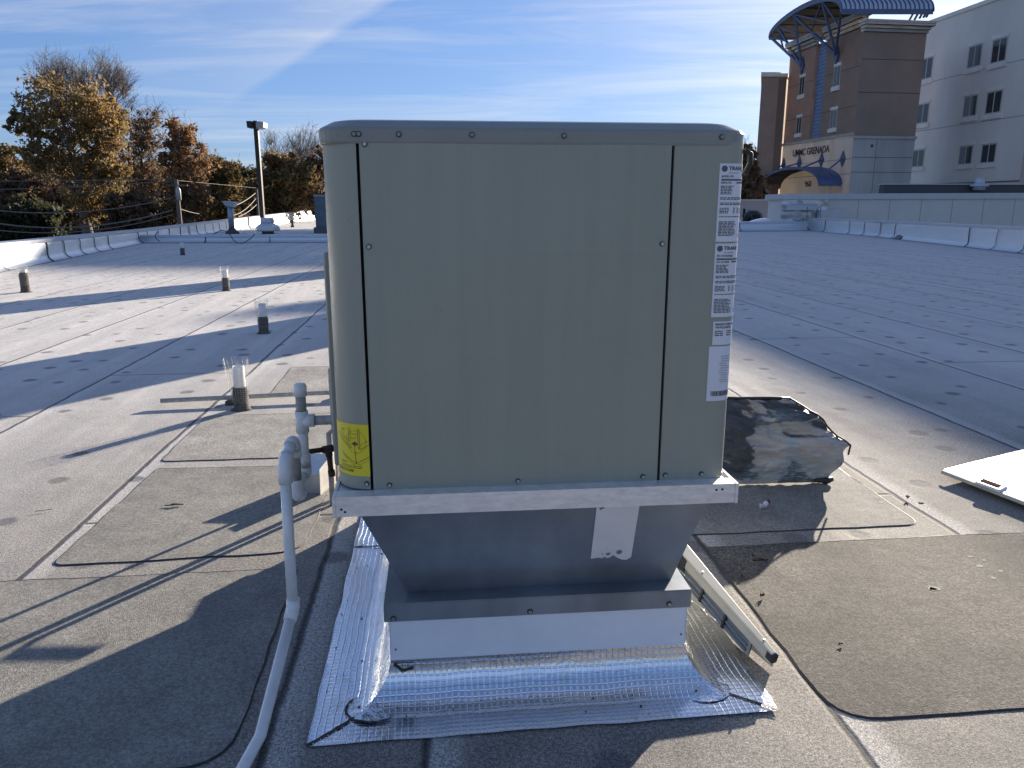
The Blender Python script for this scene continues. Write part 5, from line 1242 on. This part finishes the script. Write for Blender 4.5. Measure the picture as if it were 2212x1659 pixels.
# roof canopy: barrel vault over the top, on strut fans
kA = KL * .966
aP, bP = Vector(((1816 - CX) / FPX * kA, Yd(1816, 18, kA))), None
FC = Face(1664, KL * 1.225, 1816, KL * .966, 40); 
if FC.n.dot(Vector((0, 0)) - FC.a) < 0: FC.n = -FC.n
zs = FC.hit(1816, 27)[1] * .55 + FC.hit(1666, 86)[1] * .45; Lc = FC.L
cnR, AR = arch(FC, 0, FC.L, zs - .3, 3.3, .0, -15.0, 12, mat('pan_silver', (.50, .54, .60), .35, .4), M['under'], 'roof_canopy', .40, tilt=(2.3, -.9), ribs=20, rib=.18)
for (px_, py_), fl, fr in [((1735, 142), .02, .42), ((1810, 118), .40, .93)]:
    l, z_ = FL.hit(px_, py_); b = MB(); hh, ww = 1.6, .8
    b.hull8([FL.p(l, z_ - hh, .05), FL.p(l + ww, z_, .05), FL.p(l, z_ + hh, .05), FL.p(l - ww, z_, .05)], [FL.p(l, z_ - hh, .4), FL.p(l + ww, z_, .4), FL.p(l, z_ + hh, .4), FL.p(l - ww, z_, .4)]); b.build('strut_plate', M['blue'], cnR)
    foot_ = FL.p(l, z_, .4); tops = [AR(max(fl, .03), -.2, 0), AR((fl + fr) / 2 + .0, -.2, 0), AR(fr, -.2, 0)]
    for tpt in tops: b = MB(); b.bar(foot_, tpt, .38, .38); b.build('strut', M['blue'], cnR)
    for i_, (pA, pB) in enumerate(((foot_.lerp(tops[0], .55), tops[1]), (foot_.lerp(tops[1], .6), tops[0]), (foot_.lerp(tops[2], .6), tops[1]))):
        b = MB(); b.bar(pA, pB, .24, .24); b.build('brace', M['blue'], cnR)
for k in range(5):                                             # struts at the right end of the vault
    f = .55 + .09 * k; p_ = AR(.80 + .045 * k, -14.5, 0); b = MB(); b.bar(p_, Vector((p_.x - 1.2 + .3 * k, p_.y + 1.0, ztL + 1)), .26, .26); b.build('strut', M['blue'], cnR)

# ================================================================== TREES
def leaves(cl, nper, size, rnd_, squash=.8):
    n_ = len(cl); C = np.array([c[0] for c in cl], float); Rr = np.array([c[1] for c in cl], float)
    idx = np.repeat(np.arange(n_), nper); N = len(idx)
    d = rnd_.normal(size=(N, 3)); d /= np.linalg.norm(d, axis=1)[:, None]; rad = rnd_.random(N) ** .5
    pos = C[idx] + d * (Rr[idx] * rad)[:, None] * np.array([1, 1, squash])
    a = rnd_.normal(size=(N, 3)); a /= np.linalg.norm(a, axis=1)[:, None]; b_ = np.cross(a, rnd_.normal(size=(N, 3))); b_ /= np.linalg.norm(b_, axis=1)[:, None]
    s = size * (.5 + rnd_.random(N))[:, None]
    V = np.stack([pos - a * s - b_ * s * .25, pos + b_ * s * .5, pos + a * s, pos - b_ * s * .55], 1).reshape(-1, 3)
    return V
def raw_mesh(name, V, k, m, parent):
    N = len(V) // k; me = bpy.data.meshes.new(name); me.vertices.add(len(V)); me.vertices.foreach_set('co', V.astype(np.float32).ravel())
    me.loops.add(N * k); me.loops.foreach_set('vertex_index', np.arange(N * k, dtype=np.int32)); me.polygons.add(N)
    me.polygons.foreach_set('loop_start', np.arange(0, N * k, k, dtype=np.int32)); me.polygons.foreach_set('loop_total', np.full(N, k, dtype=np.int32))
    me.materials.append(m); me.update(calc_edges=True); me.validate()
    o = bpy.data.objects.new(name, me); COL.objects.link(o); o.parent = parent; return o
def tree(label, px, Y, masses, leafm, nclump, nper, lsize, seed, trunk=.35, bare=None, barkm='bark', lean=0, low=-5, twigs=0, ntw=5, group=None, name='tree', fork=.35, squash=.8):
    """masses: ellipses (cx, cy, rx, ry) in the view that the crown fills; built in 3-D at depth Y"""
    rn = np.random.default_rng(seed); rr_ = random.Random(seed)
    base = at(px, 440, Y); base.z = low
    t = thing(name, label, 'tree', tuple(base), group=group); B = np.array(base)
    wsum = sum(m[2] * m[3] for m in masses); cl = []
    for (cx, cy, rx, ry) in masses:
        c = at(cx, cy, Y); sx = rx / FPX * Y; sz = ry / FPX * Y * 1.02; k = max(3, int(nclump * rx * ry / wsum))
        for _ in range(k):
            d = rn.normal(size=3); d /= np.linalg.norm(d); q = (.25 + .75 * rn.random() ** .5)
            p = np.array(c) + d * q * np.array([sx, sx * .8, sz]); p[2] = max(p[2], low + .5)
            cl.append((p - B, (.25 + .75 * rn.random() ** 1.5) * max(.7, min(sx, sz) * .72)))
    b = MB(); topz = max(c[0][2] for c in cl); z_f = topz * fork
    ln = np.array([lean, 0, 0]); tk = []
    for i in range(9):
        f = i / 8; tk.append(Vector((lean * f * f + .25 * math.sin(i * 1.7 + seed) * f, .2 * math.cos(i * 2.1 + seed) * f, topz * .86 * f)))
    b.tube([p + base for p in tk], [trunk * (1 - .86 * i / 8) + .02 for i in range(9)], 7)
    ends = []
    order = rr_.sample(range(len(cl)), min(len(cl), 70 if bare is None else 110))
    for i in order:
        c = Vector(cl[i][0]); hz = max(.12 * topz, min(topz * .8, c.z - abs(math.hypot(c.x, c.y)) * .9)); f = hz / (topz * .86); f = min(f, .98)
        k = min(7, int(f * 8)); s_ = tk[k].lerp(tk[k + 1], f * 8 - k) if k < 8 else tk[8]
        mid = s_.lerp(c, .5) + Vector((rr_.uniform(-.4, .4), rr_.uniform(-.4, .4), rr_.uniform(-.2, .9)))
        r0 = max(.03, trunk * (1 - .86 * f) * .42); b.tube([s_ + base, s_.lerp(mid, .5) + base + Vector((0, 0, .2)), mid + base, c + base], [r0, r0 * .72, r0 * .5, .018], 4, cap=False)
        ends.append((c, mid))
    b.build('trunk', M[barkm], t)
    tw = []
    if twigs:
        allm = [e[0] for e in ends] + [Vector(c[0]) for c in cl]
        for _ in range(twigs):
            c = rr_.choice(allm); ax_ = Vector((c.x * .5 + rr_.gauss(0, .9), c.y * .5 + rr_.gauss(0, .9), abs(rr_.gauss(0, 1)) + 1.1 + .1 * topz)).normalized(); L = rr_.uniform(.7, 2.0) * (topz / 16)
            p = c.copy(); pts = [p.copy()]
            for k in range(3): ax_ = (ax_ + Vector((rr_.gauss(0, .22), rr_.gauss(0, .22), rr_.gauss(.05, .15)))).normalized(); p = p + ax_ * L / 3; pts.append(p.copy())
            tw.append(pts)
            for _ in range(ntw):
                k = rr_.randint(0, 2); q = pts[k].lerp(pts[k + 1], rr_.random()); a2 = (ax_ + Vector((rr_.gauss(0, .6), rr_.gauss(0, .6), rr_.gauss(.1, .4)))).normalized(); l2 = L * rr_.uniform(.2, .5)
                tw.append([q, q + a2 * l2 * .5 + Vector((0, 0, .03)), q + a2 * l2])
        vs = []
        for pts in tw:
            w = .017 if len(pts) == 4 else .010
            for k in range(len(pts) - 1):
                a, c = pts[k], pts[k + 1]; d = (c - a).normalized(); n1 = d.orthogonal().normalized(); n2 = d.cross(n1); w0 = w * (1 - k / 4); w1 = w * (1 - (k + 1) / 4)
                ra = [a + n1 * w0, a - n1 * w0 * .5 + n2 * w0 * .87, a - n1 * w0 * .5 - n2 * w0 * .87]; rc = [c + n1 * w1, c - n1 * w1 * .5 + n2 * w1 * .87, c - n1 * w1 * .5 - n2 * w1 * .87]
                for j in range(3): vs += [ra[j], ra[(j + 1) % 3], rc[(j + 1) % 3], rc[j]]
        raw_mesh('twigs', np.array([tuple(v) for v in vs]), 4, M['barkpale'], t)
    if nper:
        raw_mesh('crown', leaves(cl, nper, lsize, rn, squash), 4, M[leafm], t)
    return t
GT = 'autumn trees beyond the left parapet'
tree('largest tree, broad golden-brown oak with bare top branches', 185, 64, [(150, 235, 110, 62), (70, 262, 62, 34), (215, 270, 60, 60), (238, 350, 40, 90), (190, 400, 60, 80), (110, 330, 60, 50)], 'lf_gold', 380, 46, .155, 11, trunk=.55, lean=-1.0, barkm='barkpale', group=GT, name='oak_tree')
tree('bare-topped tree rising behind the golden oak', 200, 70, [(190, 185, 85, 40), (245, 215, 40, 50), (130, 190, 50, 30)], 'lf_brown', 150, 0, .2, 5, trunk=.3, bare=1, twigs=700, ntw=8, group=GT, name='bare_tree')
tree('rust-brown half-bare tree between the oak and the orange tree', 318, 72, [(318, 300, 42, 45), (300, 380, 55, 80), (330, 260, 35, 20)], 'lf_brown', 170, 34, .13, 7, trunk=.3, twigs=320, group=GT)
tree('slender orange-brown tree with a forked dark trunk', 398, 66, [(392, 292, 38, 34), (398, 350, 48, 60), (405, 430, 45, 60)], 'lf_orange', 150, 62, .15, 3, trunk=.3, twigs=200, group=GT)
tree('dark leafy tree standing at the left edge of the view', 28, 78, [(20, 345, 50, 28), (20, 420, 60, 60)], 'lf_olive', 110, 70, .2, 21, trunk=.3, group=GT)
tree('low brown tree between the slender orange tree and the lamp post', 478, 84, [(470, 380, 50, 40), (480, 430, 60, 45)], 'lf_olive', 80, 110, .2, 9, trunk=.3, twigs=80, group=GT)
tree('dark green pine top showing over the brown trees', 458, 98, [(460, 358, 30, 16), (475, 385, 45, 30)], 'lf_dark', 60, 110, .24, 10, trunk=.3, group=GT, name='pine_tree')
tree('olive-gold round tree right of the lamp post', 610, 76, [(605, 370, 48, 40), (600, 420, 62, 50), (650, 390, 40, 35)], 'lf_olive', 110, 120, .18, 13, trunk=.3, twigs=150, group=GT)
tree('bare grey tree just left of the unit', 655, 90, [(655, 325, 34, 30), (650, 352, 40, 24)], 'lf_brown', 90, 0, .2, 14, trunk=.25, bare=1, twigs=380, ntw=7, group=GT, name='bare_tree')
tree('brown thin-crowned tree touching the left edge of the unit', 690, 78, [(688, 350, 26, 34), (685, 410, 40, 50)], 'lf_brown', 60, 110, .16, 15, trunk=.25, twigs=120, group=GT)
tree('bare pale tree behind the lamp post head', 590, 92, [(590, 330, 26, 28)], 'lf_brown', 40, 0, .2, 16, trunk=.22, bare=1, twigs=130, ntw=6, group=GT, name='bare_tree')
tree('dark brown undergrowth tree below the golden oak', 130, 74, [(120, 420, 120, 50), (60, 400, 60, 40)], 'lf_brown', 110, 110, .22, 17, trunk=.3, group=GT)
tree('dark undergrowth tree behind the utility pole', 350, 86, [(340, 420, 80, 55)], 'lf_dark', 80, 120, .22, 18, trunk=.3, group=GT)
tree('dark tree low behind the lamp post', 540, 96, [(540, 410, 60, 45)], 'lf_dark', 80, 110, .24, 19, trunk=.3, group=GT)
tree('dark evergreen low at the far left behind the wires', 60, 50, [(55, 480, 75, 50)], 'lf_dark', 60, 130, .17, 22, trunk=.2, group=GT)
tree('dark tree low behind the oak trunk', 235, 80, [(235, 440, 75, 50)], 'lf_dark', 70, 120, .22, 23, trunk=.2, group=GT)
tree('brown tree low between oak and utility pole', 300, 62, [(290, 455, 60, 40)], 'lf_brown', 60, 110, .17, 24, trunk=.2, group=GT)
tree('brown thin tree in the gap between the unit and the hospital', 1616, 120, [(1612, 345, 22, 30), (1612, 395, 26, 40)], 'lf_brown', 90, 110, .26, 25, trunk=.35, twigs=260, name='tree')
tree('bare tree top behind the right corner of the unit', 1588, 130, [(1590, 350, 30, 40)], 'lf_brown', 60, 60, .26, 26, trunk=.35, twigs=200, name='bare_tree')
# far woods closing the horizon
rn = np.random.default_rng(77); cl = []
for i in range(520):
    an = R(rn.uniform(-46, 17.4)); d_ = rn.uniform(115, 150); hz = 9.5 + 3.5 * math.sin(an * 9) + rn.uniform(-2.5, 1.5)
    for k in range(2): cl.append((np.array([d_ * math.sin(an), d_ * math.cos(an), -5 + hz * rn.uniform(.15, 1)]), rn.uniform(1.2, 2.6)))
fw = raw_mesh('far_woods', leaves(cl, 62, .42, rn), 4, M['lf_brown'], None); tag(fw, 'distant brown woods along the horizon', 'woods', kind='stuff')
cl = []
for i in range(260):
    an = R(rn.uniform(-46, 17.2)); d_ = rn.uniform(150, 165); hz = 12 + 2 * math.sin(an * 13)
    for k in range(2): cl.append((np.array([d_ * math.sin(an), d_ * math.cos(an), -5 + hz * rn.uniform(.1, .95)]), rn.uniform(2.5, 3.6)))
fw = raw_mesh('far_woods', leaves(cl, 60, .9, rn), 4, M['lf_dark'], None); tag(fw, 'dark far woods behind the brown ones', 'woods', kind='stuff')

# ================================================================== POLES AND WIRES
lp_ = thing('lamp_post', 'tall dark square lamp post with boxy head left of the unit', 'lamp post', (at(568, 460, 58).x, 58, -5))
pt, pbm = at(553, 272, 58), at(567, 455, 58)
b = MB(); b.bar((pt.x, 58, -5), (pt.x, 58, pt.z + .35), .30, .30, up=(0, 1, 0)); b.build('post', M['bronze'], lp_)
hd = MB(); hd.hull8([(pt.x - .52, 57.6, pt.z - .15), (pt.x - .18, 57.6, pt.z - .15), (pt.x - .18, 58.5, pt.z - .15), (pt.x - .52, 58.5, pt.z - .15)], [(pt.x - .55, 57.6, pt.z + .3), (pt.x - .18, 57.6, pt.z + .3), (pt.x - .18, 58.5, pt.z + .3), (pt.x - .55, 58.5, pt.z + .3)]); hd.build('lamp_head', M['bronze'], lp_)
hd = MB(); hd.hull8([(pt.x + .17, 57.5, pt.z - .22), (pt.x + .66, 57.5, pt.z - .15), (pt.x + .66, 58.5, pt.z - .15), (pt.x + .17, 58.5, pt.z - .22)], [(pt.x + .17, 57.5, pt.z + .30), (pt.x + .70, 57.5, pt.z + .22), (pt.x + .70, 58.5, pt.z + .22), (pt.x + .17, 58.5, pt.z + .30)]); hd.build('lamp_head', M['lampw'], lp_)
up_ = thing('utility_pole', 'wooden utility pole with a white transformer among the wires', 'utility pole', (at(382, 480, 50).x, 50, -5))
pt = at(380, 388, 50); b = MB(); b.tube([(pt.x, 50, -5), (pt.x, 50, pt.z)], [.17, .13], 10); b.build('pole', M['wood'], up_)
b = MB(); q = at(385, 416, 49.8); b.lathe((q.x + .05, 49.7, q.z - .5), [(.05, 0), (.15, .05), (.15, .65), (.11, .75), (.03, .9)], 12); b.build('transformer', M['lampw'], up_)
b = MB(); b.bar((pt.x - .5, 50, pt.z - .35), (pt.x + .7, 50, pt.z - .35), .09, .09); b.build('crossarm', M['wood'], up_)
pt2 = at(554, 408, 66); b = MB(); b.tube([(pt2.x, 66, -5), (pt2.x, 66, pt2.z)], .10, 8); tag(b.build('utility_pole', M['wood']), 'thin far utility pole beside the lamp post', 'utility pole')
def wire(L, Y0_, Y1_, r_, lab):
    b = MB(); n_ = len(L); pts = []
    xs = [p[0] for p in L]
    for i in range(0, 31):
        x_ = xs[0] + (xs[-1] - xs[0]) * i / 30; y_ = float(np.interp(x_, xs, [p[1] for p in L])) if n_ == 2 else float(np.polyval(np.polyfit(xs, [p[1] for p in L], 2), x_))
        pts.append(at(x_, y_, Y0_ + (Y1_ - Y0_) * i / 30))
    b.tube(pts, r_, 5, cap=False); tag(b.build('power_line', M['wire_al']), lab, 'power line', 'overhead wires at the left')
wire([(-160, 393), (0, 390), (200, 391), (380, 386)], 44, 50, .022, 'topmost thin overhead wire at the left')
wire([(-160, 412), (0, 408), (200, 403), (380, 390)], 44, 50, .026, 'second overhead wire from the top at the left')
wire([(-160, 432), (0, 450), (160, 461), (280, 450), (374, 424)], 44, 50, .034, 'sagging cable, middle of the overhead wires at the left')
wire([(-160, 448), (0, 477), (190, 492), (290, 480), (374, 449)], 44, 50, .045, 'thickest sagging cable above the left parapet')
wire([(-160, 470), (0, 493), (170, 502), (280, 491), (374, 460)], 44, 50, .034, 'lowest sagging cable just above the left parapet')
wire([(386, 390), (470, 398), (553, 406)], 50, 66, .010, 'thin wire between the two utility poles')
wire([(386, 450), (410, 458), (430, 462)], 50, 52, .03, 'short cable dropping right from the utility pole')
wire([(500, 447), (530, 433), (553, 416)], 58, 66, .03, 'upper sagging cable left of the lamp post')
wire([(500, 466), (530, 452), (554, 427)], 58, 66, .03, 'middle sagging cable left of the lamp post')
wire([(515, 468), (538, 456), (555, 441)], 58, 66, .03, 'lowest sagging cable left of the lamp post')
sl = thing('street_lamp', 'small street lamp arm showing in front of the dark trees at the far left', 'street lamp', (at(60, 500, 54).x, 54, -5))
a_, c_ = at(-20, 452, 54), at(76, 440, 54); b = MB(); b.tube([(a_.x, 54, -5), (a_.x, 54, a_.z), at(30, 441, 54), c_], .06, 8); b.build('arm', M['lampw'], sl)
b = MB(); b.lathe(at(78, 443, 54), [(.05, .12), (.28, .08), (.36, 0), (.25, -.10), (.05, -.14)], 14); b.build('lamp_shade', M['lampw'], sl)
